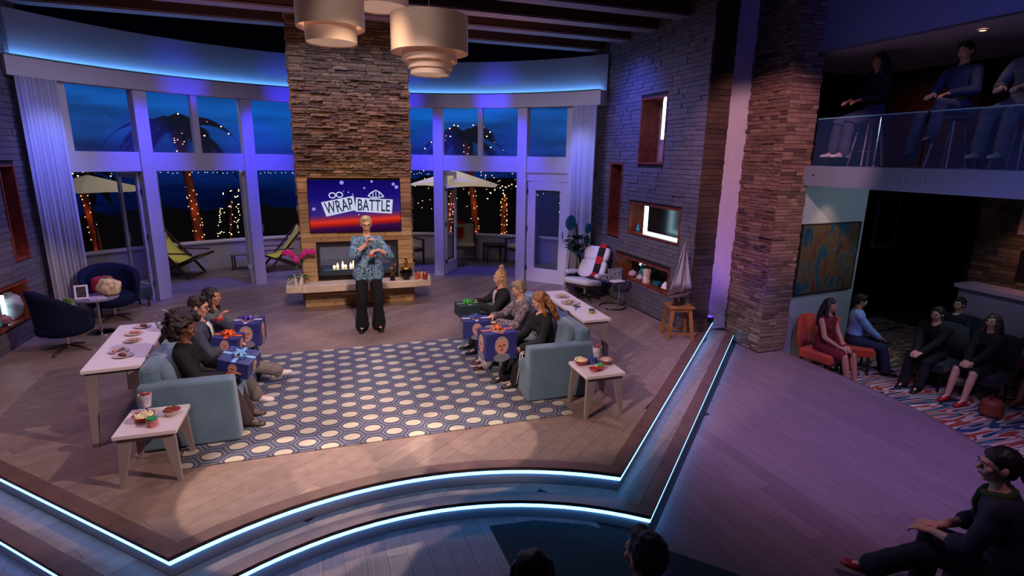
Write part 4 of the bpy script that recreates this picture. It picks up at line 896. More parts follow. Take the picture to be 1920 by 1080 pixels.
# ---- right lounge corner
lc=thing('lounge_chair','white leather lounge chair with dark wood shell under the striped throw','lounge chair',(4.62,9.30,0),R(122))
lw=mat('white_leather',(214,206,212),.4,bump=.1,bs=40); walnut=mat('walnut_shell',(58,22,20),.35,var=.3,vs_=8)
def pad(g0,c,sx,sy,sz,rx,m,nm,t):
    g=G().ell((0,0,0),1,1,1,20,12); g.v=[(math.copysign(abs(v[0])**.45,v[0])*sx,math.copysign(abs(v[1])**.45,v[1])*sy,math.copysign(abs(v[2])**.6,v[2])*sz) for v in g.v]
    o=build(g,nm,m,t,smooth=True,loc=c); o.rotation_euler=(rx,0,0); return o
pad(None,(0,.10,.36),.31,.30,.07,R(10),lw,'seat_pad',lc); pad(None,(0,-.24,.56),.29,.20,.07,R(-62),lw,'back_pad',lc); pad(None,(0,-.38,.84),.28,.15,.07,R(-62),lw,'head_pad',lc)
for s in (-1,1): pad(None,(s*.33,-.02,.50),.05,.20,.04,R(5),lw,'arm_pad',lc)
pad(None,(0,.08,.27),.30,.30,.03,R(10),walnut,'seat_shell',lc); pad(None,(0,-.30,.52),.29,.22,.025,R(-62),walnut,'back_shell',lc); pad(None,(0,-.44,.80),.28,.16,.025,R(-62),walnut,'head_shell',lc)
build(G().cyl((0,0,.08),(0,0,.25),.03),'post',chrome,lc)
for k in range(5): a=k*2*PI/5; build(G().tube([(0,0,.10),(.15*math.cos(a),.15*math.sin(a),.06),(.30*math.cos(a),.30*math.sin(a),.013)],[.022,.018,.013]),'foot',mat('lounge_base',(70,66,70),.3,.7),lc,smooth=True)
thr=thing('striped_throw','red and black buffalo striped throw draped over the lounge chair back','throw blanket',(4.62,9.30,0),R(122)); rdm=mat('throw_red',(176,16,30),.9); bkm=mat('throw_black',(16,14,22),.9)
prof=[(-.55,.62),(-.545,.80),(-.50,.99),(-.43,1.02),(-.36,.96),(-.28,.80),(-.215,.66),(-.14,.50),(-.02,.45),(.14,.455)]
for i in range(len(prof)-1):
    (y0,z0),(y1,z1)=prof[i],prof[i+1]; build(G().grid([[(-.20,y0,z0),(-.13,y0,z0+.008),(-.06,y0,z0)],[(-.20,y1,z1),(-.13,y1,z1+.008),(-.06,y1,z1)]],.012,(0,.5,.8)),'stripe',rdm if i%2 else bkm,thr)
gt=thing('glass_side_table','round chrome and glass side table beside the lounge chair','table',(4.86,8.62,0)); build(G().lathe([(.24,.50),(.25,.505),(.25,.515),(.24,.52)],n=40),'glass_top',mat('smoked_glass_top',(60,64,84),.05),gt,smooth='auto')
build(G().cyl((.12,0,.02),(.12,0,.50),.016),'post',chrome,gt); build(G().tube([(.24*math.cos(t)-.0,.24*math.sin(t),.014) for t in [R(-150+300*i/24) for i in range(25)]],.012,8),'ring_base',mat('dark_ring',(60,56,66),.25,.8),gt,smooth=True)
pframe('silver photo frame on the glass side table',(4.86,8.59,.522),R(-8),.26,.20,mat('silver_frame',(190,184,196),.25,.6),mat('photo_grey',(130,120,130),.3,var=.7,vs_=14))
pframe('second small dark frame behind the silver frame on the glass side table',(4.98,8.68,.522),R(-30),.16,.20,mat('bronze_frame',(90,80,90),.3,.5),mat('photo_brown',(70,56,60),.3,var=.5,vs_=20))
build(G().box(-.12,.12,-.08,.08,0,.015),'white_book',white_lac,label='white book lying on the glass side table before the frame',cat='book',loc=(4.82,8.44,.522),rz=R(8))
# plant
pl=thing('potted_banana_plant','broad leaved green plant standing behind the white lounge chair','plant',(4.66,9.82,0)); build(G().lathe([(.13,0),(.17,.20),(.18,.36),(.16,.36),(.15,.30)],n=24),'pot',mat('pot_dark',(60,56,64),.4),pl,smooth='auto')
lf1=mat('plant_leaf_dark',(20,52,44),.45); lf2=mat('plant_leaf_teal',(16,84,110),.45); rn=random.Random(3)
for k in range(26):
    a=rn.random()*6.28; h=rn.uniform(.78,1.12); L_=rn.uniform(.20,.34); d=(math.cos(a),math.sin(a),0); st_=Vector((d[0]*.06,d[1]*.06,h)); s=build(leafstrip(st_,d,L_,rn.uniform(.10,.16),rn.uniform(.2,.9),up=rn.uniform(.3,1.0)),'leaf',lf1,pl,smooth=True)
build(G().tube([(0,0,.3),(.01,0,.7),(0,.01,1.0)],[.03,.02,.012]),'stem',stem,pl,smooth=True)
for (dx,dz,rr2) in ((-.16,1.42,.13),(.22,1.30,.09),(.2,1.08,.08)):
    build(G().tube([(0,0,.8),(dx*.5,0,(.8+dz)/2+.05),(dx,0,dz-.05)],.008,6),'stalk',stem,pl,smooth=True); g=G().ell((dx,0,dz),rr2,.012,rr2*1.15,16,10); g.v=[(v[0],v[1]+.03*math.sin((v[0]-dx)*14),v[2]) for v in g.v]; build(g,'broad_leaf',lf2,pl,smooth=True)
# oars
for lab,x0,x1,y,m in (('pale wooden oar leaning beside the glass door, blade up',4.52,4.78,10.35,mat('oar_pale',(176,160,170),.5)),('dark wooden oar leaning against the right curtain, blade down',4.86,4.74,10.12,walnut)):
    t=thing('oar',lab,'oar',(x0,y-.25,0)); d=Vector((x1-x0,.22,1.33))
    if m is walnut: build(G().cyl(d*.40,d,.016),'shaft',m,t); build(G().cyl(d*.99,d*1.03,.02),'grip',m,t); build(G().beam(d*.0+Vector((0,0,.02)),d*.42,.075,.02),'blade',m,t,bevel=.006)
    else: build(G().cyl(d*0,d,.010),'shaft',m,t); build(G().cyl(d*.0,d*.1,.018),'grip',m,t); build(G().beam(d*.22,d*.62,.11,.015),'blade',m,t,bevel=.005)
# stool + model yacht
stl=thing('wooden_stool','oak stool with splayed legs under the model yacht','stool',(5.0,6.84,0),R(-15)); build(G().box(-.19,.19,-.17,.17,.47,.50),'seat',oak,stl,bevel=.006)
for sx in (-1,1):
    for sy in (-1,1): build(G().taper((sx*.19,sy*.16,0),(sx*.13,sy*.12,.47),.05,.04,.055,.04),'leg',oak,stl,bevel=.003)
for s in (-1,1): build(G().box(-.17,.17,s*.145-.012,s*.145+.012,.06,.09),'stretcher',oak,stl); build(G().box(-.15,.15,s*.125-.01,s*.125+.01,.42,.47),'rail',oak,stl)
yt=thing('model_yacht','model sailing yacht with cream sails standing on the oak stool','model boat',(5.0,6.84,.50),R(15))
build(G().box(-.10,.10,-.05,.05,0,.02).box(-.08,-.06,-.04,.04,.02,.10).box(.06,.08,-.04,.04,.02,.10),'cradle',mat('cradle_dark',(40,22,20),.4),yt)
hull=[]
for i in range(13):
    t=i/12; x=-.24+.5*t; w=.055*math.sin(PI*min(1,.12+t*.92))**.7+.002; k=.075*math.sin(PI*(.1+.8*t))
    hull.append([(x,-w,.17+.02*t),(x,-w*.75,.17-k*.55),(x,0,.17-k),(x,w*.75,.17-k*.55),(x,w,.17+.02*t)])
build(G().grid(hull,.006,(0,0,1)),'hull',mat('hull_brown_white',(150,128,130),.35,var=.3,vs_=6),yt,smooth=True)
deck=[[(r[0][0],r[0][1]*.95,r[0][2]-.004),(r[4][0],r[4][1]*.95,r[4][2]-.004)] for r in hull]; build(G().grid(deck,.005,(0,0,1)),'deck',walnut,yt)
build(G().cyl((.03,0,.16),(.03,0,1.0),.006),'mast',oak,yt); build(G().cyl((.03,0,.25),(-.23,0,.24),.005),'boom',oak,yt)
sail=mat('sail_cloth',(206,196,200),.8)
def sailg(a,b,c,bul):
    a,b,c=map(Vector,(a,b,c)); pts=[]
    for i in range(9):
        row=[]
        for j in range(7): 
            u,v=i/8,j/6; p=a*(1-u)+(b*(1-v)+c*v)*u; p.y+=bul*math.sin(PI*u)*math.sin(PI*v); row.append(p)
        pts.append(row)
    return G().grid(pts,.003,(0,1,0))
build(sailg((.025,0,.98),(.02,0,.27),(-.23,0,.26),.04),'mainsail',sail,yt,smooth=True); build(sailg((.04,0,.92),(.05,0,.24),(.27,0,.22),.03),'foresail',sail,yt,smooth=True)
# niche ornaments (lower right niche) : x about 5.36
def vase(label,x,y,z,prof,m,nm='vase',cat='vase'): t=thing(nm,label,cat,(x,y,z+.002)); build(G().lathe(prof,n=22),'body',m,t,smooth='auto'); build(G().lathe([(prof[-1][0],prof[-1][1]),(prof[-1][0]*1.15,prof[-1][1]+.01),(prof[-1][0]*.8,prof[-1][1]+.012)],n=22),'rim',m,t,smooth='auto')
nz0=.505
vase('teal glass bottle vase at the back of the lower niche',5.42,8.62,nz0,[(.05,0),(.07,.05),(.06,.12),(.02,.18),(.02,.26)],mat('teal_glass',(30,110,120),.1,emit=(20,90,100),es=.05))
vase('round pink shell ornament left in the lower niche',5.34,8.80,nz0,[(.03,0),(.075,.04),(.07,.09),(.02,.12)],mat('shell_pink',(210,160,170),.4),'shell_ornament','ornament')
vase('second rounded shell ornament beside the teal bottle',5.32,8.50,nz0,[(.03,0),(.07,.04),(.06,.08),(.02,.10)],mat('shell_pale',(200,170,180),.4),'shell_ornament','ornament')
vase('tall textured cream lantern in the middle of the lower niche',5.32,8.28,nz0,[(.07,0),(.075,.03),(.065,.13),(.08,.22),(.06,.24)],mat('cream_shell',(220,190,170),.3,var=.4,vs_=30),'lantern','lantern')
vase('small turquoise bowl toward the right of the lower niche',5.34,7.98,nz0,[(.03,0),(.06,.03),(.07,.07)],mat('turq',(30,130,150),.2),'small_bowl','bowl')
vase('striped white conch ornament at the right end of the lower niche',5.33,7.70,nz0,[(.03,0),(.08,.04),(.06,.10),(.03,.13)],mat('conch',(225,205,210),.3,var=.4,vs_=25),'conch_shell','ornament')
vase('small teal ornament at the left of the screen niche',5.34,8.72,1.365,[(.03,0),(.045,.04),(.02,.09),(.02,.13)],mat('teal_o',(40,110,120),.2),'small_vase','vase')
for k in range(4): 
    b=build(G().box(-.09,.09,-.013,.013,0,.24-.01*k),'wooden_slat',walnut,label='dark upright book %s the right end of the lower niche'%(['nearest','second from','third from','fourth from'][k]),cat='book',loc=(5.50,7.62+.05*k,nz0+.001),group='dark books in the lower niche')
    b.name='dark_book'
# left niche objects
vase('teal shell ornament in the left wall niche',-4.27,8.62,.326,[(.05,0),(.11,.05),(.10,.12),(.03,.17)],mat('shell_teal',(70,150,150),.3),'shell_ornament','ornament')
vase('large pale round shell standing at the far end of the left wall niche',-4.28,9.15,.326,[(.05,0),(.12,.08),(.15,.2),(.12,.32),(.04,.38)],mat('shell_grey',(150,150,150),.4,var=.3,vs_=8),'shell_ornament','ornament')
vase('pink coral ball in the left wall niche by the light strip',-4.24,8.86,.326,[(.03,0),(.08,.04),(.08,.1),(.03,.14)],mat('coral',(190,120,110),.5),'coral_ornament','ornament')
# floor uplight at the white recess
ul=thing('floor_uplight','small black floor uplight glowing blue at the foot of the stone column','uplight',(6.0,7.36,0)); build(G().lathe([(.07,0),(.08,.05),(.07,.09)],n=20),'housing',black,ul,smooth='auto'); build(G().lathe([(.062,.09),(.06,.094)],n=20),'lens',emis('uplight_blue',(60,40,255),6),ul)
ul=thing('floor_uplight','small floor light glowing blue in the dark doorway behind the audience','uplight',(9.2,6.9,-.70)); build(G().lathe([(.09,0),(.10,.05),(.09,.10)],n=20),'housing',black,ul,smooth='auto'); build(G().lathe([(.085,.10),(.08,.105)],n=20),'lens',emis('uplight_blue',(60,40,255),6),ul)
# ---- patio furniture
ylw=mat('yellow_canvas',(206,198,60),.85,sheen=.2); pwood=mat('patio_wood',(66,40,30),.6,var=.2)
def deckchair(label,loc,rz):
    """sling chair facing +Y local"""
    t=thing('deck_chair',label,'deck chair',loc,rz,'yellow sling deck chairs on the patio')
    for s in (-1,1):
        x=s*.29
        build(G().beam((x,-.45,.90),(x,.30,.02),.03,.04),'back_rail',pwood,t,bevel=.004); build(G().beam((x*.93,.50,.42),(x*.93,-.38,.02),.03,.04),'seat_rail',pwood,t,bevel=.004)
        build(G().beam((x*1.08,-.22,.46),(x*1.08,.42,.46),.05,.02),'armrest',pwood,t,bevel=.004)
    for y,z in ((-.45,.90),(.50,.42),(.30,.03),(-.38,.03)): build(G().cyl((-.29,y,z),(.29,y,z),.014),'crossbar',pwood,t)
    pts=[]
    for i in range(15):
        u=i/14; y=-.45+.95*u; z=.90*(1-u)**1.3*.98+.42*u**2.2-.18*math.sin(PI*min(1,u*1.05))*.9+.03; pts.append([(-.26,y,z),(-.1,y,z-.012),(.1,y,z-.012),(.26,y,z)])
    build(G().grid(pts,.008,(0,.3,1)),'sling',ylw,t,smooth=True); return t
deckchair('yellow sling deck chair left of the chimney, nearer the left doors',(-3.16,13.45,0),R(-108)).scale=(1.18,1.18,1.18); deckchair('yellow sling deck chair just left of the stone chimney',(-1.14,13.75,0),R(106)).scale=(1.1,1.1,1.1)
sdt=thing('patio_side_table','small wooden table between the yellow deck chairs','table',(-2.0,13.95,0)); build(G().box(-.2,.2,-.2,.2,.34,.37),'tabletop',mat('patio_grey',(120,110,116),.6),sdt)
for sx in (-1,1):
    for sy in (-1,1): build(G().box(sx*.17-.015,sx*.17+.015,sy*.17-.015,sy*.17+.015,0,.34),'leg',pwood,sdt)
canv=mat('umbrella_canvas',(206,200,160),.8,bump=.05,bs=30)
def umbrella(label,loc,r,h,n=8,rot=0,dz=.30):
    t=thing('patio_umbrella',label,'umbrella',loc,group='cream patio umbrellas'); build(G().cyl((0,0,.05),(0,0,h+.05),.022),'pole',pwood,t); build(G().lathe([(.24,0),(.24,.05),(.06,.07),(.03,.10)],n=24),'base',mat('umbrella_base',(80,80,84),.6),t,smooth='auto')
    for k in range(n):
        a0,a1=rot+2*PI*k/n,rot+2*PI*(k+1)/n; p=lambda a,q,s=0: (q*r*math.cos(a),q*r*math.sin(a),h-dz*q-s); am=(a0+a1)/2; c=math.cos((a1-a0)/2)
        pts=[[p(a0,q),p(am,q*c,.015*q),p(a1,q)] for q in (.02,.35,.7,1)]; build(G().grid(pts,.006,(0,0,1)),'canopy_panel',canv,t)
        build(G().cyl((0,0,h-.02),(r*math.cos(a0),r*math.sin(a0),h-dz-.012),.007,n=6),'rib',pwood,t)
    build(G().ell((0,0,h+.05),.03,.03,.04),'finial',pwood,t)
umbrella('cream patio umbrella seen through the left end opening',(-4.55,13.3,0),1.05,2.16,8,.2,.30); umbrella('cream patio umbrella over the armchairs right of the chimney',(2.95,13.25,0),1.20,2.32,6,.15,.36)
def parm(label,loc,rz,throw=None):
    t=thing('patio_armchair',label,'armchair',loc,rz,'brown wicker patio armchairs')
    for sx in (-1,1): build(G().beam((sx*.29,.26,0),(sx*.29,.26,.62),.04,.04),'leg',pwood,t); build(G().beam((sx*.29,-.26,0),(sx*.27,-.34,.98),.04,.04),'leg',pwood,t); build(G().beam((sx*.29,-.28,.62),(sx*.29,.30,.62),.06,.03),'armrest',pwood,t)
    build(G().box(-.29,.29,-.28,.28,.34,.40),'seat_frame',pwood,t); build(G().beam((-.29,-.335,.95),(.29,-.335,.95),.04,.08),'top_rail',pwood,t)
    o=build(G().box(-.26,.26,-.05,.05,-.24,.26),'back_cushion',mat('patio_cushion',(176,164,120),.85),t,bevel=.04,loc=(0,-.24,.68)); build(G().box(-.26,.26,-.24,.26,.40,.49),'seat_cushion',mat('patio_cushion',(176,164,120),.85),t,bevel=.03)
    return t
parm('wicker patio armchair with red throw right of the chimney',(3.30,13.75,0),R(168)); parm('wicker patio armchair half hidden by the right door post',(4.62,13.05,0),R(120)); parm('wicker patio armchair glimpsed beside the chimney edge',(1.82,13.6,0),R(200))
tw=build(G().grid([[(.0,-.42,.60),(.17,-.42,.58)],[(.0,-.41,.98),(.18,-.41,.98)],[(.0,-.33,1.02),(.18,-.33,1.02)],[(.0,-.24,.97),(.18,-.24,.97)],[(.02,-.165,.72),(.19,-.165,.74)],[(.04,-.16,.56),(.19,-.16,.55)]],.012,(0,.4,.6)),'red_throw',mat('red_throw',(150,24,22),.9),label='dark red throw over the corner of the patio armchair',cat='throw blanket',loc=(3.30,13.75,0.01),rz=R(168))
ptt=thing('patio_table','brown wooden side table between the patio armchairs','table',(4.02,13.45,0)); build(G().box(-.26,.26,-.22,.22,.44,.47),'tabletop',pwood,ptt,bevel=.005); build(G().box(-.22,.22,-.18,.18,.38,.44),'apron',pwood,ptt)
for sx in (-1,1):
    for sy in (-1,1): build(G().box(sx*.23-.02,sx*.23+.02,sy*.19-.02,sy*.19+.02,0,.44),'leg',pwood,ptt)
# ---- palms with lights
bark=mat('palm_bark_orange',(120,52,24),.85,var=.4,vs_=20,bump=.5,bs=30); frond_m=mat('palm_frond',(8,16,16),.9,spec=.1)
def palm(label,x,y,h,r0,lean,nf,fl,crown=True,bulbs=70,seed=1,group='string lit palm trees'):
    rn=random.Random(seed); t=thing('palm_tree',label,'palm tree',(x,y,-.3),group=group)
    def c(u): return Vector((lean*u*u,0,h*u))
    prof=[]; pts=[c(i/24) for i in range(25)]; build(G().tube(pts,[r0*(1-.3*i/24)*(1+.10*(i%2)) for i in range(25)],10),'trunk',bark,t,smooth=True)
    g=G()
    for i in range(bulbs): u=rn.random(); a=i*.9; rr3=r0*(1-.3*u)+.02; p=c(u)+Vector((rr3*math.cos(a),rr3*math.sin(a),0)); g.ell(p,.008,.007,.006,6,4)
    build(g,'string_lights',bulb_m,t,kind='stuff',label='warm string lights wound round the trunk')
    for zz in (.6,1.5):
        if zz<h and y>12: l=bpy.data.lights.new('palm_glow','POINT'); l.energy=1.3; l.color=(1,.32,.08); l.shadow_soft_size=.03; lo=bpy.data.objects.new('palm_glow',l); COL.objects.link(lo); lo.location=(x+lean*(zz/h)**2,y-r0-.16,-.3+zz)
    if crown:
        gl=G()
        for k in range(nf):
            a=2*PI*k/nf+rn.uniform(-.2,.2); up=rn.uniform(.1,.95); L_=fl*rn.uniform(.8,1.15); d=Vector((math.cos(a),math.sin(a),0)); s=Vector((-d.y,d.x,0)); top=c(1); g=G(); sp_=[]
            for i in range(13): u=i/12; sp_.append(top+d*L_*u+Vector((0,0,up*L_*u-1.0*L_*u*u)))
            g.tube(sp_,[.018*(1-.8*i/12) for i in range(13)],5)
            for i in range(1,13):
                for q in range(3):
                    pp=sp_[i-1].lerp(sp_[i],q/3); w=.30*fl*math.sin(PI*min(1,.15+.85*i/13))*.7
                    for sd in (-1,1):
                        e=pp+s*sd*w+d*w*.5+Vector((0,0,-w*.45)); m_=(sp_[i]-sp_[i-1]).normalized()*.05; g.add([pp-m_,pp+m_,e],[(0,1,2)])
            build(g,'frond',frond_m,t)
            if k%2==0:
                for i in range(2,12,2): gl.ell(sp_[i]+Vector((rn.uniform(-.05,.05),-.03,rn.uniform(-.05,.05))),.016,.012,.012,6,4)
        build(gl,'string_lights',bulb_m,t,kind='stuff',label='warm string lights in the crown')
palm('palm with glowing orange trunk beyond the patio, left of the chimney',-3.25,16.1,3.55,.12,-.25,20,1.5,seed=2)
palm('slim lit palm trunk seen past the left umbrella',-5.2,15.2,2.3,.09,-.2,12,1.0,seed=3,bulbs=40)
palm('crowned palm with spiral lights behind the right umbrella',4.35,16.6,3.5,.11,-.35,18,1.45,seed=4,bulbs=50)
palm('lit palm trunk nearest the right glass door',5.05,15.9,2.0,.10,.0,12,.8,seed=5,bulbs=90)
palm('short lit palm just right of the chimney post',3.25,15.7,2.0,.09,.2,0,.8,crown=False,seed=6,bulbs=50)
palm('palm with dim string lights in the dark opening behind the audience',10.9,9.0,2.9,.07,.1,8,.6,seed=8,bulbs=8,crown=False)
# lit shrub
sh=thing('lit_shrub','dark bushy shrub covered in string lights behind the patio wall','shrub',(-2.40,15.35,0)); g=G(); gb=G(); rn=random.Random(9)
for i in range(700):
    u=rn.random(); a=rn.random()*6.28; r=.32*(1-.5*u)*rn.random()**.5; p=Vector((r*math.cos(a)+(.25*max(0,u-.5)),r*math.sin(a),1.75*u)); d=Vector((rn.uniform(-1,1),rn.uniform(-1,1),rn.uniform(-.3,1))).normalized(); x,y,_=frame(d); g.add([p-x*.02,p+d*.09,p+x*.02],[(0,1,2)])
for i in range(80): u=rn.random(); a=rn.random()*6.28; r=.34*(1-.5*u); gb.ell((r*math.cos(a)+.25*max(0,u-.5),-abs(r*math.sin(a))-.02,1.75*u),.009,.008,.008,6,4)
build(g,'foliage',frond_m,sh,kind='stuff'); build(gb,'string_lights',bulb_m,sh,kind='stuff',label='warm string lights over the leaves'); build(G().tube([(0,0,0),(.02,0,.8),(.1,0,1.5)],.03),'stem',bark,sh)
# ================================================================ PEOPLE
def V(*a): return Vector(a)
def capmesh(g,a,b,ra,rb,n=10,k=3):
    a,b=Vector(a),Vector(b); d=b-a; L_=d.length
    if L_<1e-5: d=Vector((0,0,1)); L_=1e-5
    prof=[(ra*math.cos(t),-ra*math.sin(t)) for t in [PI/2*(1-i/k)*.98 for i in range(k+1)]]+[(rb*math.cos(t),L_+rb*math.sin(t)) for t in [PI/2*(i/k)*.98 for i in range(k+1)]]
    g.lathe(prof,a,n,tuple(d.normalized()) if tuple(d.normalized())!=(0,0,1) else (0,0,1))
def remesh(g,name,vox,smooth=3,noise=0,nscale=20):
    me=g.mesh(name); o=bpy.data.objects.new(name,me); COL.objects.link(o)
    m=o.modifiers.new('r','REMESH'); m.mode='VOXEL'; m.voxel_size=vox
    s=o.modifiers.new('s','SMOOTH'); s.iterations=smooth; s.factor=.5
    dg=bpy.context.evaluated_depsgraph_get(); out=bpy.data.meshes.new_from_object(o.evaluated_get(dg)); bpy.data.objects.remove(o); out.name=name
    n=len(out.vertices); co_=np.empty(n*3,np.float32); out.vertices.foreach_get('co',co_); co_=co_.reshape(-1,3)
    if noise:
        nr=np.empty(n*3,np.float32); out.vertices.foreach_get('normal',nr); nr=nr.reshape(-1,3)
        h=np.array([mn.noise(Vector(c)*nscale) for c in co_.astype(float)],np.float32); co_+=nr*(h*noise)[:,None]; out.vertices.foreach_set('co',co_.ravel())
    out.polygons.foreach_set('use_smooth',[True]*len(out.polygons)); return out
def ik(a,c,l1,l2,pole):
    a,c=Vector(a),Vector(c); d=c-a; L_=min(d.length,(l1+l2)*.995); d.normalize(); c=a+d*L_; x=(l1*l1-l2*l2+L_*L_)/(2*L_); h=math.sqrt(max(0,l1*l1-x*x))
    p=Vector(pole); p=(p-d*p.dot(d)).normalized(); return a+d*x+p*h,c
def cloth(name,col,var=.12,vs_=14,rough=.85,col2=None): return mat('cloth_'+name,col,rough,var=var,vs_=vs_,col2=col2,bump=.15,bs=60)
SKINS={'fair':mat('skin_fair',(222,164,140),.5),'tan':mat('skin_tan',(190,130,100),.5),'brown':mat('skin_brown',(124,78,56),.5)}
eye_m=mat('eye_dark',(26,18,16),.2); lip_m=mat('lip_rose',(170,76,72),.4); white_eye=mat('eye_white',(220,216,210),.3)
def person(label,loc,rz,hz=.54,lean=0,skin='fair',top=None,bottom=None,hands=((.16,.36,.66),(-.16,.36,.66)),hdir=((-.2,1,-.2),(.2,1,-.2)),feet=((.11,.52,.0,0),(-.11,.52,.0,0)),
           knee=((.1,1,1),(-.1,1,1)),elbow=((1,-.6,-.7),(-1,-.6,-.7)),head=(0,0),female=True,hair='short',hairc=(60,40,30),sleeve='long',legs='trousers',shoes=(20,18,18),boots=False,s=1.0,vox=.0085,
           glasses=False,curl=.6,collar=None,scarf=None,group=None,belly=0,crossed=False,armscale=1,extra=None,shirtfront=None,shoe_show=True,hem=.0):
    sk=SKINS[skin]; g=G(); lab=[]  # material slots: 0 skin 1 top 2 bottom 3 lips 4 eye
    spine=V(0,math.sin(R(lean)),math.cos(R(lean))); fw=V(0,math.cos(R(lean)),-math.sin(R(lean))); H0=V(0,0,hz)
    def sp(t,x=0,y=0): return H0+spine*t+V(x,0,0)+fw*y
    shw=.165 if female else .19
    secs=[(-.09,.13,.10),(-.02,.172 if female else .165,.122),(.08,.155,.115+belly*.5),(.19,.128+belly*.5 if female else .145+belly*.5,.096+belly),(.33,.150 if female else .168,.112),(.43,shw,.098),(.475,shw*.72,.078),(.505,.062,.058)]
    n=20; vs=[];fs=[]
    for (t,w,d) in secs:
        for i in range(n): a=2*PI*i/n; vs.append(sp(t,w*math.copysign(abs(math.cos(a))**.85,math.cos(a)),d*math.copysign(abs(math.sin(a))**.9,math.sin(a))))
    for k in range(len(secs)-1):
        for i in range(n): j=(i+1)%n; fs.append((k*n+i,k*n+j,(k+1)*n+j,(k+1)*n+i))
    fs+=[tuple(range(n))[::-1],tuple(range((len(secs)-1)*n,len(secs)*n))]; g.add(vs,fs)
    BR={'b':2,'t':1}
    for x in (-.09,-.04,.04,.09):
        lab.append((sp(-.06,x),sp(.03,x),.11,.11,2)); lab.append((sp(.10,x),sp(.40,x*1.1),.095,.09,1))
    lab.append((sp(.40,-shw+.06),sp(.40,shw-.06),.08,.08,1)); lab.append((sp(.465,-.07),sp(.465,.07),.045,.045,1))
    if female:
        for x in (-.068,.068): capmesh(g,sp(.31,x,.075),sp(.30,x,.085),.058,.052)
    # neck and head
    hy,hp=head; Rh=Matrix.Rotation(R(hy),3,'Z')@Matrix.Rotation(R(hp-lean*.5),3,'X')
    nk=sp(.49,0,.0); hc=nk+spine*.085+V(0,.012,.085)
    capmesh(g,sp(.44),hc+Rh@V(0,-.01,-.06),.056,.050); lab.append((sp(.50),hc+Rh@V(0,-.01,-.06),.050,.052,0))
    g.ell(hc+Rh@V(0,-.008,.022),.074,.093,.090,18,12,Rh); g.ell(hc+Rh@V(0,.022,-.045),.052,.062,.062,16,10,Rh); g.ell(hc+Rh@V(0,.052,-.092),.026,.024,.018,10,6,Rh)
    lab.append((hc+Rh@V(0,-.01,.03),hc+Rh@V(0,.02,-.05),.085,.065,0))
    capmesh(g,hc+Rh@V(0,.084,.012),hc+Rh@V(0,.102,-.022),.009,.013); capmesh(g,hc+Rh@V(-.032,.079,.024),hc+Rh@V(.032,.079,.024),.012,.012)
    for x in (-1,1):
        g.ell(hc+Rh@V(x*.077,-.005,-.008),.010,.020,.032,10,6,Rh); capmesh(g,hc+Rh@V(x*.038,.062,-.018),hc+Rh@V(x*.034,.066,-.03),.022,.020)
        lab.append((hc+Rh@V(x*.030,.090,.006),hc+Rh@V(x*.036,.088,.006),.0105,.0105,4))
    capmesh(g,hc+Rh@V(-.018,.080,-.058),hc+Rh@V(.018,.080,-.058),.011,.011); lab.append((hc+Rh@V(-.017,.092,-.058),hc+Rh@V(.017,.092,-.058),.010,.010,3))
    # arms (index 0 = person's right +x)
    rawf=G(); wr_pts=[]
    for i,sx in enumerate((1,-1)):
        sh=sp(.425,sx*(shw-.005)); el_,wr=ik(sh,hands[i],.285,.25,elbow[i]); wr_pts.append(wr)
        th=.012 if sleeve!='none' else 0; tf=.014 if sleeve=='long' else (.012 if sleeve=='elbow' else 0)
        capmesh(g,sh,el_,.050+th,.040+th); mid=el_.lerp(wr,.30); end=el_.lerp(wr,.93)
        if sleeve=='long': capmesh(g,el_,end,.040+tf,.032+tf); capmesh(g,end,wr,.028,.026)
        else:
            capmesh(g,el_,wr,.040,.026)
            if sleeve=='elbow': capmesh(g,el_,mid,.054,.058)
        d=Vector(hdir[i]).normalized(); x_=d.cross(V(0,0,1)); x_=x_.normalized() if x_.length>.1 else V(1,0,0); nrm=x_.cross(d)
        lab.append((sh,el_,.05+th,.04+th,0 if sleeve=='none' else 1)); 
        if sleeve=='short': lab[-1]=(sh,sh.lerp(el_,.6),.06,.056,1); lab.append((sh.lerp(el_,.62),el_,.056,.045,0))
        if sleeve=='long': lab.append((el_,end,.054,.046,1)); lab.append((wr,wr+d*.05,.034,.036,0))
        elif sleeve=='elbow': lab.append((el_,mid,.055,.06,1)); lab.append((mid,wr,.036,.03,0))
        else: lab.append((el_,wr,.045,.035,0))
        lab.append((wr+d*.05,wr+d*.15,.045,.05,0))
        for q in (-.03,-.01,.01,.03): capmesh(g,wr+d*.005+x_*q*.5,wr+d*.085+x_*q,.0145,.0125,8,2)
        for q,fl_ in ((-.031,.064),(-.011,.076),(.010,.080),(.030,.068)):
            if sx<0: fl_=.132-fl_ if False else fl_
            p0=wr+d*.08+x_*q; c1=d; pp=p0
            for sgi,(lf,cr) in enumerate(((.45,.45),(.32,1.1),(.25,1.7))):
                dd=(d*math.cos(curl*cr)-nrm*math.sin(curl*cr)); p1=pp+dd*fl_*lf; capmesh(rawf,pp,p1,.0092-.0008*sgi,.0086-.0008*sgi,7,2); pp=p1
        tb=wr+d*.022-x_*sx*.028; t1=tb+(d*.6-x_*sx*.7-nrm*.35)*.042; t2=t1+(d*.95-x_*sx*.1-nrm*.4)*.032
        capmesh(rawf,tb,t1,.0125,.011,7,2); capmesh(rawf,t1,t2,.0108,.009,7,2)
    # legs
    shoes_g=[]
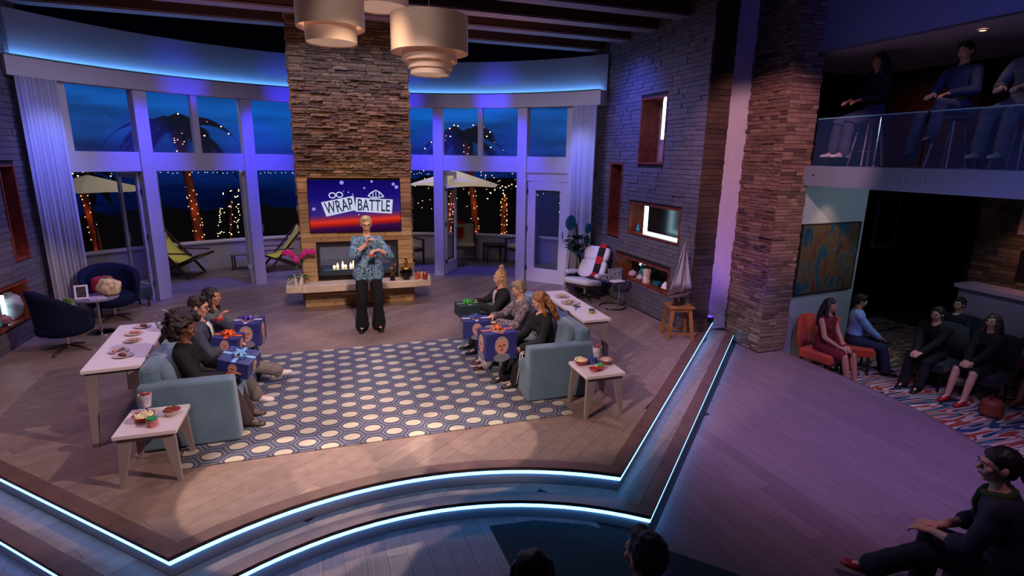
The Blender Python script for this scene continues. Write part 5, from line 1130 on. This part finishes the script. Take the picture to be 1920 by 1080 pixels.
    for i,sx in enumerate((1,-1)):
        hp_=sp(-.03,sx*.088); fx,fy,fz,fyaw=feet[i]; an_t=V(fx,fy,fz+.085); kn,an=ik(hp_,an_t,.425,.41,knee[i])
        cl=.014 if legs=='trousers' else (.006 if legs=='tights' else 0)
        capmesh(g,hp_,kn,.080+cl,.055+cl); capmesh(g,kn,kn.lerp(an,.35),.052+cl,.054+cl); capmesh(g,kn.lerp(an,.35),an,.054+cl,.036+cl+(.020 if legs=='trousers' else 0)+hem)
        lb=2 if legs in('trousers','tights') else 0
        if legs=='trousers': capmesh(g,an,an-V(0,0,.035 if hem==0 else .05),.048+hem,.050+hem); lab.append((an,an-V(0,0,.04),.055+hem,.055+hem,2))
        if legs=='skirt': capmesh(g,hp_,hp_.lerp(kn,.9),.098,.082); lab.append((hp_,hp_.lerp(kn,.85),.098,.084,2)); lab.append((hp_.lerp(kn,1.05),an,.055,.04,0))
        else: lab.append((hp_,kn,.09,.065,2)); lab.append((kn,an+V(0,0,.02),.06,.045,2 if lb else 0))
        if legs=='capri': pass
        a=R(fyaw); fd=V(-math.sin(a),math.cos(a),0); fxn=V(fd.y,-fd.x,0); z0=an.z-.085
        capmesh(g,an-V(0,0,.02),an-V(0,0,.045)+fd*.10,.033,.024); lab.append((an-V(0,0,.045),an-V(0,0,.05)+fd*.12,.03,.03,0))
        sg=G(); prof_=[(-.075,.018,.04),(-.06,.032,.062),(-.03,.036,.085),(.01,.036,.088),(.06,.040,.070),(.11,.046,.050),(.15,.043,.042),(.178,.028,.034),(.188,.008,.022)]
        m_=12; vv=[]
        for (y,w,h) in prof_:
            for q in range(m_):
                t=2*PI*q/m_; zz=max(0,.5*h*(1+math.sin(t)))+.003 if True else 0; vv.append(V(an.x,an.y,z0)+fd*y+fxn*(w*math.copysign(abs(math.cos(t))**.7,math.cos(t)))+V(0,0,zz if math.sin(t)>-.5 else .003))
        ff=[(k*m_+q,k*m_+(q+1)%m_,(k+1)*m_+(q+1)%m_,(k+1)*m_+q) for k in range(len(prof_)-1) for q in range(m_)]+[tuple(range(m_))[::-1],tuple(range((len(prof_)-1)*m_,len(prof_)*m_))]
        sg.add(vv,ff)
        if boots: capmesh(sg,an+V(0,0,.0),an.lerp(kn,.30),.050,.056)
        shoes_g.append(sg)
    if legs=='skirt': capmesh(g,sp(-.02,-.05),V(0,.36,hz+.0),.12,.09) if hz<.7 else None; lab.append((sp(-.02),V(0,.34,hz),.12,.09,2)) if hz<.7 else None
    if extra: extra(g,lab,sp)
    me=remesh(g,'person',vox*s,3)
    nv=len(me.vertices); co_=np.empty(nv*3,np.float32); me.vertices.foreach_get('co',co_); co_=co_.reshape(-1,3)
    best=np.full(nv,9.,np.float32); idx=np.zeros(nv,int)
    for a,b,ra,rb,mi in lab:
        a=np.array(a,np.float32); b=np.array(b,np.float32); d=b-a; dd=float(d@d)+1e-9; t=np.clip((co_-a)@d/dd,0,1); dist=np.linalg.norm(co_-(a+t[:,None]*d),axis=1)-(ra+(rb-ra)*t)
        if mi in (3,4): dist=np.where(dist<0,-9+dist*0,9)
        up_=dist<best; best[up_]=dist[up_]; idx[up_]=mi
    # upper chest / neckline : above collar plane -> skin
    for mm in (sk,top or sk,bottom or sk,lip_m,eye_m): me.materials.append(mm)
    pv=np.empty(len(me.loops),np.int32); me.loops.foreach_get('vertex_index',pv)
    ls=np.empty(len(me.polygons),np.int32); me.polygons.foreach_get('loop_start',ls); pm_=idx[pv[ls]]
    me.polygons.foreach_set('material_index',pm_.astype(np.int32))
    # fingers joined to the body mesh
    bm=bmesh.new(); bm.from_mesh(me); nf0=len(bm.faces); f2=rawf.mesh('f'); bm.from_mesh(f2); bm.faces.ensure_lookup_table()
    for f in bm.faces[nf0:]: f.material_index=0; f.smooth=True
    out=bpy.data.meshes.new('person'); bm.to_mesh(out); bm.free(); bpy.data.meshes.remove(f2)
    for mm in (sk,top or sk,bottom or sk,lip_m,eye_m): out.materials.append(mm)
    root=bpy.data.objects.new('person',out); COL.objects.link(root); root.location=loc; root.rotation_euler=(0,0,rz); root.scale=(s,s,s)
    root['label']=label; root['category']='person'
    if group: root['group']=group
    # clothing shells
    nr=np.empty(nv*3,np.float32); me.vertices.foreach_get('normal',nr); nr=nr.reshape(-1,3)
    lt=np.empty(len(me.polygons),np.int32); me.polygons.foreach_get('loop_total',lt)
    for slot,nm,mm in ((1,'upper_garment',top),(2,'trousers' if legs!='skirt' else 'skirt',bottom)):
        if mm is None: continue
        sel=np.nonzero(pm_==slot)[0]
        if len(sel)<10: continue
        polys=[tuple(pv[ls[i]:ls[i]+lt[i]]) for i in sel]; used=sorted({v for p in polys for v in p}); mp_={v:i for i,v in enumerate(used)}
        cs=co_[used]+nr[used]*.005
        nz_=np.array([mn.noise(Vector(c)*9+Vector((3,1,2))) for c in cs.astype(float)],np.float32); cs+=nr[used]*(nz_*.009+.003)[:,None]
        m3=bpy.data.meshes.new(nm); m3.from_pydata(cs.tolist(),[],[tuple(mp_[v] for v in p) for p in polys]); m3.materials.append(mm); m3.polygons.foreach_set('use_smooth',[True]*len(m3.polygons)); o=link(nm,m3,None,root)
    for k,sg in enumerate(shoes_g):
        if shoes: build(sg,'boot' if boots else 'shoe',mat('shoe_%d_%d_%d'%shoes,shoes,.4),root,smooth=True)
    # hair
    hg=G(); hm=mat('hair_%d_%d_%d'%hairc,hairc,.55,var=.35,vs_=30,stretch=(1,1,.25)); nz_=0; nsc=30
    def H(x,y,z): return hc+Rh@V(x,y,z)
    if hair in('short','bob','long','bun','ponytail','curly'):
        hg.ell(H(0,-.020,.040),.084,.098,.088,18,12,Rh)
        hg.ell(H(0,-.045,.0),.078,.065,.085,16,10,Rh)
    if hair=='short': 
        for x in (-1,1): capmesh(hg,H(x*.070,-.005,.03),H(x*.072,-.02,-.005),.018,.014)
        hg.ell(H(.01,.045,.095),.055,.04,.03,12,8,Rh); nz_=.008; nsc=40
    if hair=='bob':
        for x in (-1,1): capmesh(hg,H(x*.070,.01,.05),H(x*.080,-.005,-.06),.026,.024); capmesh(hg,H(x*.05,-.06,.02),H(x*.05,-.06,-.08),.04,.035)
        hg.ell(H(.02,.05,.085),.06,.04,.03,12,8,Rh); nz_=.008
    if hair in('long',):
        for x in (-1,1):
            capmesh(hg,H(x*.072,.0,.05),H(x*.088,.005,-.08),.028,.030); capmesh(hg,H(x*.088,.005,-.08),H(x*.10,.03,-.20)-V(0,0,.02),.030,.032); capmesh(hg,H(x*.10,.03,-.20)-V(0,0,.02),H(x*.09,.05,-.30)-V(0,0,.02),.032,.016)
            capmesh(hg,H(x*.045,-.08,.0),H(x*.06,-.11,-.16),.045,.05); capmesh(hg,H(x*.06,-.11,-.16),H(x*.06,-.14,-.32)-V(0,0,.02),.05,.022)
        capmesh(hg,H(0,-.09,0),H(0,-.13,-.30),.055,.035); nz_=.014; nsc=22
    if hair=='bun':
        hg.ell(H(.0,-.035,.155),.042,.042,.036,14,10,Rh)
        for x in (-1,1): capmesh(hg,H(x*.070,-.01,.04),H(x*.066,-.05,-.05),.026,.028); capmesh(hg,H(x*.06,-.05,-.05),H(x*.07,-.05,-.16),.03,.016)
        nz_=.010
    if hair=='ponytail':
        hg.ell(H(0,-.13,-.01),.035,.045,.045,12,8,Rh); capmesh(hg,H(0,-.13,-.02),H(0,-.15,-.10),.035,.015); nz_=.008
    if hair=='curly':
        rn=random.Random(5)
        for k in range(150):
            a=rn.random()*6.28; ph=rn.uniform(-.9,1.45); d=V(math.cos(a)*math.cos(ph),math.sin(a)*math.cos(ph),math.sin(ph))
            if d.y>.45 and d.z<.5: continue
            c=H(0,-.035,.01)+Rh@V(d.x*.155,d.y*.15,d.z*.165); r=rn.uniform(.026,.042); hg.ell(c,r,r,r,8,6)
        nz_=.016; nsc=34
    if hg.v:
        hme=remesh(hg,'hair',.009 if vox<.01 else .011,2,nz_,nsc); hme.materials.append(hm); link('hair',hme,None,root)
    if hair=='bun': build(G().tube([H(.0+.042*math.cos(t),-.035+.042*math.sin(t),.125) for t in [2*PI*i/14 for i in range(15)]],.008,6),'hair_tie',mat('scrunchie_pink',(220,170,160),.8),root,smooth=True)
    for x in (-1,1):
        eg=G().ell(H(x*.031,.079,.008),.0105,.010,.0075,10,6,Rh); eo=build(eg,'eye',white_eye,root,smooth=True); build(G().ell(H(x*.031,.0872,.008),.0062,.0035,.0062,8,5,Rh),'iris',eye_m,eo,smooth=True)
        build(G().tube([H(x*.016,.090,.026),H(x*.032,.093,.031),H(x*.048,.084,.026)],[.003,.0045,.002],6),'eyebrow',hm,root,smooth=True)
    build(G().tube([H(-.022,.080,-.058),H(-.008,.090,-.055),H(.008,.090,-.055),H(.022,.080,-.058)],[.002,.0055,.0055,.002],6),'lips',lip_m,root,smooth=True)
    if glasses:
        gg=G()
        for x in (-1,1): gg.tube([H(x*.034+.025*math.cos(t),.103,.006+.018*math.sin(t)) for t in [2*PI*i/14 for i in range(15)]],.0032,5); gg.tube([H(x*.058,.103,.010),H(x*.080,.02,.012)],.003,5)
        gg.tube([H(-.010,.104,.010),H(.010,.104,.010)],.003,5); build(gg,'glasses',black,root,smooth=True)
    if shirtfront:
        gg=G().grid([[sp(.10,-.03,.128),sp(.10,.03,.128)],[sp(.25,-.045,.128),sp(.25,.045,.128)],[sp(.36,-.05,.128),sp(.36,.05,.128)],[sp(.44,-.055,.105),sp(.44,.055,.105)],[sp(.485,-.05,.068),sp(.485,.05,.068)]],.008,(0,1,0))
        gg.v=[(x,y+.012,z) for x,y,z in gg.v]; build(gg,'shirt_front',shirtfront,root,smooth=True)
    if collar:
        gg=G().tube([sp(.485+.012*math.cos(t*1)*0,.068*math.cos(t),.062*math.sin(t)+.004) for t in [2*PI*i/18 for i in range(19)]],.016,8); build(gg,'collar',collar,root,smooth=True)
    if scarf:
        gg=G().tube([sp(.49,.078*math.cos(t),.075*math.sin(t)+.004) for t in [2*PI*i/18 for i in range(19)]],.024,8).tube([sp(.48,.02,.085),sp(.40,.03,.125),sp(.28,.035,.135)],[.024,.026,.02],8); build(gg,'scarf',scarf,root,smooth=True)
    return root,dict(hc=hc,wr=wr_pts,sp=sp)
def cuff(root,info,i,col,nm='wristband',r=.040,L_=.05):
    w=info['wr'][i]; build(G().cyl(w-V(0,.0,L_/2),w+V(0,.0,L_/2),r,r,16),nm,mat('cuff%d_%d_%d'%col,col,.8),root,smooth='auto')
def W2L(o,rz,p):
    return Matrix.Rotation(-rz,3,'Z')@(Vector(p)-Vector(o))
# host
hz_=.915; blo=mat('floral_blouse',(56,98,150),.7,var=.3,vs_=34,col2=(18,30,70))
nt=blo.node_tree; rp=[n for n in nt.nodes if n.type=='VALTORGB'][0]; e=rp.color_ramp.elements.new(.5); e.color=lin((96,140,160)); e=rp.color_ramp.elements.new(.57); e.color=lin((150,170,200))
def blouse(g,lab,sp):
    for x in (-.09,0,.09): capmesh(g,sp(.10,x,.0),sp(-.08,x*1.15,.0),.105,.115); lab.append((sp(.10,x),sp(-.075,x*1.15),.112,.122,1))
host,hi=person('standing person with blonde bob and glasses in blue floral blouse before the fireplace',(.52,8.42,0),R(180),hz=hz_,top=blo,bottom=cloth('black_wide',(12,12,16)),sleeve='elbow',
    hands=((.03,.26,1.33),(-.14,.26,1.24)),hdir=((-.5,.4,.8),(.9,.5,.0)),feet=((.12,.02,0,-8),(-.12,.02,0,8)),knee=((.1,1,0),(-.1,1,0)),elbow=((1,-.1,-1.0),(-1,-.1,-1.0)),hair='short',hairc=(190,164,122),glasses=True,shoes=(10,10,12),vox=.0075,s=1.04,hem=.028,head=(0,-8),extra=blouse,curl=.8)
w=hi['wr'][1]; build(G().box(-.06,.06,-.045,.045,-.004,.004),'cue_card',mat('cue_card',(196,90,80),.5),loc=(.56,8.10,1.22),label='small stack of reddish cue cards in the standing host\'s hands',cat='cards')
# left sofa guests: face +X (rz=-90)
S=R(-90)
p,i_=person('person with big dark curly hair in black sweater, near end of the left sofa',(-1.42,5.66,0),S,hz=0.44,s=0.94,lean=6,skin='brown',top=cloth('black_knit',(14,13,17)),bottom=cloth('dark_brown',(58,44,46)),hair='curly',hairc=(34,20,18),
    hands=((0.13,0.4,0.59),(-0.1,0.4,0.61)),hdir=((-.3,1,.2),(.3,1,.1)),feet=((.14,.56,0,-8),(-.10,.54,0,4)),shoes=(56,42,30),belly=.03,head=(-10,-10)); cuff(p,i_,0,(200,20,24),'red_wristband')
p,i_=person('person with dark hair and glasses in grey-blue suit, middle of the left sofa',(-1.42,6.28,0),S,hz=0.46,s=0.96,lean=6,skin='fair',top=cloth('suit_slate',(62,66,84)),bottom=cloth('suit_grey',(112,104,96)),hair='short',hairc=(40,24,18),female=False,glasses=True,
    hands=((0.1,0.36,0.69),(-0.08,0.24,0.93)),hdir=((-.2,1,.1),(.2,.5,.9)),feet=((.16,.58,0,-10),(-.30,.78,.10,25)),knee=((.2,.6,1),(.2,1,1)),shoes=(220,210,205),shirtfront=cloth('white_shirt',(220,216,210)),head=(-14,-4)); cuff(p,i_,1,(210,24,28),'red_white_cuff')
p,i_=person('person with long dark hair in green-grey top, far end of the left sofa',(-1.4,6.88,0),S,hz=0.46,s=0.92,lean=6,skin='tan',top=cloth('green_grey',(86,96,90)),bottom=cloth('dark_jeans',(40,44,56)),hair='long',hairc=(30,18,16),hands=((0.12,0.36,0.62),(-0.12,0.4,0.66)),feet=((.12,.50,0,0),(-.10,.50,0,0)),shoes=(210,205,205),head=(-12,0))
# right sofa guests: face -X (rz=+90)
S=R(90)
strip_m=cloth('track_black',(16,15,20))
p,i_=person('long-haired person in black sweater and white-striped pants, near end of the right sofa',(2.42,5.8,0),S,hz=0.44,s=0.93,lean=12,top=cloth('black_sweater',(22,20,26)),bottom=strip_m,hair='long',hairc=(150,100,60),hands=((0.02,0.44,0.58),(-0.16,0.42,0.54)),hdir=((-.2,1,-.1),(.2,1,-.2)),
    feet=((.10,.56,0,6),(-.14,.48,0,-6)),shoes=(24,22,26),head=(0,-16))
stp=mat('white_stripe',(230,226,222),.6)
def legstripes(root,hz,feet,side):
    for i,sx in enumerate((1,-1)):
        hp_=V(sx*.088,0,hz-.03); fx,fy,fz,_=feet[i]; kn,an=ik(hp_,V(fx,fy,fz+.085),.425,.41,(sx*.1,1,1))
        for off in (-.014,.014):
            g=G(); g.tube([hp_.lerp(kn,.45)+V(-.088,0,off),kn.lerp(hp_,.06)+V(-.078,.0,off+.01),kn+V(-.078,.03,off*.5)],.006,6).tube([kn+V(-.074,.02+off,0),kn.lerp(an,.5)+V(-.073,off,0),an+V(-.068,off,.0)],.006,6); build(g,'white_side_stripe',stp,root,smooth=True)
legstripes(p,.44,((.10,.56,0,6),(-.14,.48,0,-6)),-1)
p,i_=person('person with pulled back grey-blond hair in patterned top, middle of the right sofa',(2.36,6.42,0),S,hz=0.44,s=0.93,lean=10,top=cloth('plaid_grey',(120,108,112),.6,26),bottom=cloth('white_pattern_pants',(176,170,180),.4,30),hair='short',hairc=(150,128,100),hands=((0.1,0.46,0.7),(-0.14,0.46,0.68)),hdir=((-.5,1,-.1),(.5,1,-.1)),feet=((.12,.58,0,5),(-.10,.60,0,-5)),shoes=(60,30,30),head=(5,-18))
p,i_=person('person with blonde topknot in black cardigan over red, far end of the right sofa',(2.28,7.05,0),S,hz=0.45,s=0.93,lean=8,top=cloth('black_cardigan',(26,22,26)),bottom=cloth('black_leggings',(20,18,24)),legs='tights',hair='bun',hairc=(190,150,100),hands=((0.1,0.44,0.74),(-0.12,0.46,0.74)),hdir=((-.4,1,-.1),(.4,1,-.1)),feet=((.10,.50,0,0),(-.16,.48,0,0)),shoes=(18,16,20),boots=True,collar=cloth('red_collar',(190,20,36)),shirtfront=cloth('silver_top',(190,180,176)),head=(12,0))
# ---- audience at right on the carpet (floor -0.70)
def achair(nm,label,loc,rz,c,style='arm'):
    t=thing(nm,label,'chair',loc,rz,'audience chairs'); m=mat('chair%d_%d_%d'%c,c,.75,sheen=.2)
    build(G().box(-.27,.27,-.24,.27,.30,.45),'seat',m,t,bevel=.03)
    g=G().grid([[(-.27,-.22,.44),(-.1,-.27,.44),(.1,-.27,.44),(.27,-.22,.44)],[(-.27,-.26,.68),(-.1,-.31,.68),(.1,-.31,.68),(.27,-.26,.68)],[(-.24,-.29,.92),(-.1,-.34,.95),(.1,-.34,.95),(.24,-.29,.92)]],.05,(0,-1,0)); build(g,'backrest',m,t,smooth=True)
    for sx in (-1,1):
        for sy in (-1,1): build(G().taper((sx*.24,sy*.22,0),(sx*.22,sy*.20,.31),.025,.025,.04,.04),'leg',black,t)
    return t
FA=-.70
def aud(label,x,y,rz,chair,clabel,**k):
    achair('audience_chair',clabel,(x,y,FA+.006),R(rz),chair)
    k.setdefault('hz',.575); k.setdefault('s',.95); return person(label,(x,y+0,FA+.006),R(rz),vox=.0115,**k)
nav=cloth('dark_navy',(22,24,38)); blk=cloth('aud_black',(14,14,18)); jean=cloth('aud_jeans',(30,36,60))
aud('seated audience person in dark red dress beside the stone column',7.35,6.25,-168,(190,66,30),'orange upholstered chair nearest the stone column',top=cloth('dark_red',(110,20,30)),bottom=cloth('dark_red',(110,20,30)),legs='skirt',sleeve='none',hair='long',hairc=(30,20,22),hands=((.10,.30,.62),(.02,.34,.62)),skin='tan',shoes=(40,20,24))
aud('seated audience person in light blue shirt under the abstract painting\'s right edge',8.10,6.35,-130,(190,66,30),'orange upholstered chair second from the stone column',top=cloth('light_blue_shirt',(130,170,210)),bottom=jean,female=False,hair='short',hairc=(18,14,14),skin='tan',hands=((.02,.36,.62),(-.06,.34,.62)),collar=cloth('light_blue_shirt',(130,170,210)),head=(0,-14))
aud('audience person in black suit, hands clasped on knees, front of the group at far right',8.75,5.50,98,(40,34,50),'dark chair under the front audience person in black suit',top=blk,bottom=blk,female=False,hair='short',hairc=(30,24,24),hands=((.03,.50,.60),(-.03,.50,.60)),lean=14,skin='fair',shoes=(8,8,10))
aud('audience person in dark jacket seated just behind the one in black suit',9.50,5.75,95,(40,34,50),'dark chair behind the front row at far right, farthest back',top=nav,bottom=blk,female=False,hair='short',hairc=(40,28,22),skin='tan',collar=cloth('aud_white',(190,190,200)))
aud('audience person with shoulder-length hair, bare legs and red shoes at far right',8.92,4.92,92,(44,36,50),'dark chair under the audience person with red shoes',top=blk,bottom=blk,legs='skirt',hair='long',hairc=(70,48,40),hands=((.02,.42,.60),(-.04,.42,.60)),shoes=(170,24,34),skin='fair')
aud('audience person with dark curly hair at the right edge of the picture',9.72,4.68,90,(120,20,30),'red chair at the right edge of the picture',top=cloth('grey_purple',(70,60,80)),bottom=cloth('red_skirt',(130,20,30)),legs='skirt',hair='curly',hairc=(18,12,14),skin='tan',shoes=(120,60,50))
bt=build(G().lathe([(.10,0),(.14,.05),(.13,.20),(.09,.24)],n=18),'handbag',mat('orange_handbag',(130,60,34),.6),label='small orange-brown bag on the striped carpet by the red-shoed guest\'s feet',cat='bag',loc=(8.45,4.45,FA+.008),smooth='auto'); build(G().tube([(-.08,0,.22),(-.05,0,.33),(.05,0,.33),(.08,0,.22)],.008,8),'bag_strap',walnut,bt,smooth=True)
# foreground woman on lower floor
achair('audience_chair','dark chair under the foreground person at bottom right',(3.90,1.80,-.334),R(27),(26,26,44))
person('foreground seated person with green scarf and red flat shoes at bottom right',(3.90,1.76,-.334),R(27),hz=.55,lean=16,top=cloth('slate_top',(44,44,62)),bottom=cloth('deep_plum_black',(20,14,26)),hair='ponytail',hairc=(24,14,18),scarf=cloth('olive_scarf',(52,66,34)),sleeve='elbow',
   hands=((.05,.38,.63),(-.08,.40,.64)),feet=((.12,.42,.0,0),(-.04,.69,.09,0)),shoes=(140,18,34),head=(25,4),vox=.008,skin='fair')
# two front heads
achair('audience_chair','dark chair under the grey-haired audience person at bottom centre',(1.29,1.84,-.334),R(5),(30,26,40))
person('audience person with short grey hair and purple top at bottom centre',(1.29,1.84,-.334),R(8),hz=.55,top=cloth('deep_purple',(60,16,84)),bottom=blk,hair='short',hairc=(70,60,66),vox=.009,female=False,head=(14,0))
achair('audience_chair','dark chair under the dark-haired audience person left of bottom centre',(.74,1.87,-.334),R(-4),(22,24,40))
person('dark-haired audience person at the bottom edge, left of the grey-haired one',(.74,1.87,-.334),R(0),hz=.56,top=blk,bottom=blk,hair='long',hairc=(20,14,16),vox=.009)
# balcony people
def bstool(x,y,rz,label):
    t=thing('bar_stool',label,'stool',(x,y,2.602),R(rz),'balcony bar stools'); build(G().lathe([(.17,.60),(.19,.62),(.19,.66),(.16,.68)],n=24),'seat',mat('stool_seat_brown',(80,34,24),.6),t,smooth='auto')
    for k in range(4): a=k*PI/2+.78; build(G().cyl((.22*math.cos(a),.22*math.sin(a),0),(.13*math.cos(a),.13*math.sin(a),.61),.013),'leg',mat('stool_leg_pale',(150,150,165),.35,.5),t)
    build(G().tube([(.185*math.cos(t_),.185*math.sin(t_),.22) for t_ in [2*PI*i/20 for i in range(21)]],.008,6),'foot_ring',chrome,t)
FB=2.602
for k,(x,y,rz,l,kw) in enumerate(((7.50,6.18,75,'leftmost balcony guest, dark-haired person in dark top behind the glass railing',dict(top=blk,bottom=cloth('dim_jeans',(58,60,84)),hair='long',hairc=(16,12,16),skin='tan')),
   (7.75,5.22,85,'balcony guest in blue blazer with short dark hair, middle of the balcony',dict(top=cloth('blue_blazer',(40,52,90)),bottom=cloth('blue_grey_trousers',(70,80,110)),hair='short',hairc=(16,14,18),female=False,feet=((.14,.42,.12,0),(-.16,.50,.30,0)),head=(10,-8))),
   (7.70,4.42,88,'balcony guest in glasses at the right edge of the picture',dict(top=cloth('aud_grey_shirt',(70,80,96)),bottom=cloth('pale_jeans',(110,110,130)),hair='short',hairc=(70,44,30),female=False,glasses=True)))):
    bstool(x,y,rz,['bar stool under the leftmost balcony guest','bar stool under the blue-blazered balcony guest','bar stool under the balcony guest at the picture edge'][k])
    kw.setdefault('feet',((.12,.42,.12,0),(-.12,.42,.12,0))); person(l,(x,y,FB),R(rz),hz=.78,vox=.0115,s=1.0,hands=((.10,.28,.92),(-.10,.26,.92)),shoes=(200,196,200) if k!=1 else (30,26,30),**kw)
for k,(x,y) in enumerate(((7.15,5.75),(7.25,4.55))):
    t=thing('balcony_table','small glass-topped balcony table, '+('left one' if k==0 else 'right one')+' behind the railing','table',(x,y,2.602)); build(G().lathe([(.20,.66),(.21,.67),(.20,.68)],n=28),'glass_top',mat('railing_glass2',(90,130,170),.05,alpha=.3),t,smooth='auto'); build(G().cyl((0,0,.01),(0,0,.66),.014),'post',chrome,t); build(G().lathe([(.15,0),(.15,.012),(.03,.02)],n=24),'base',chrome,t,smooth='auto')
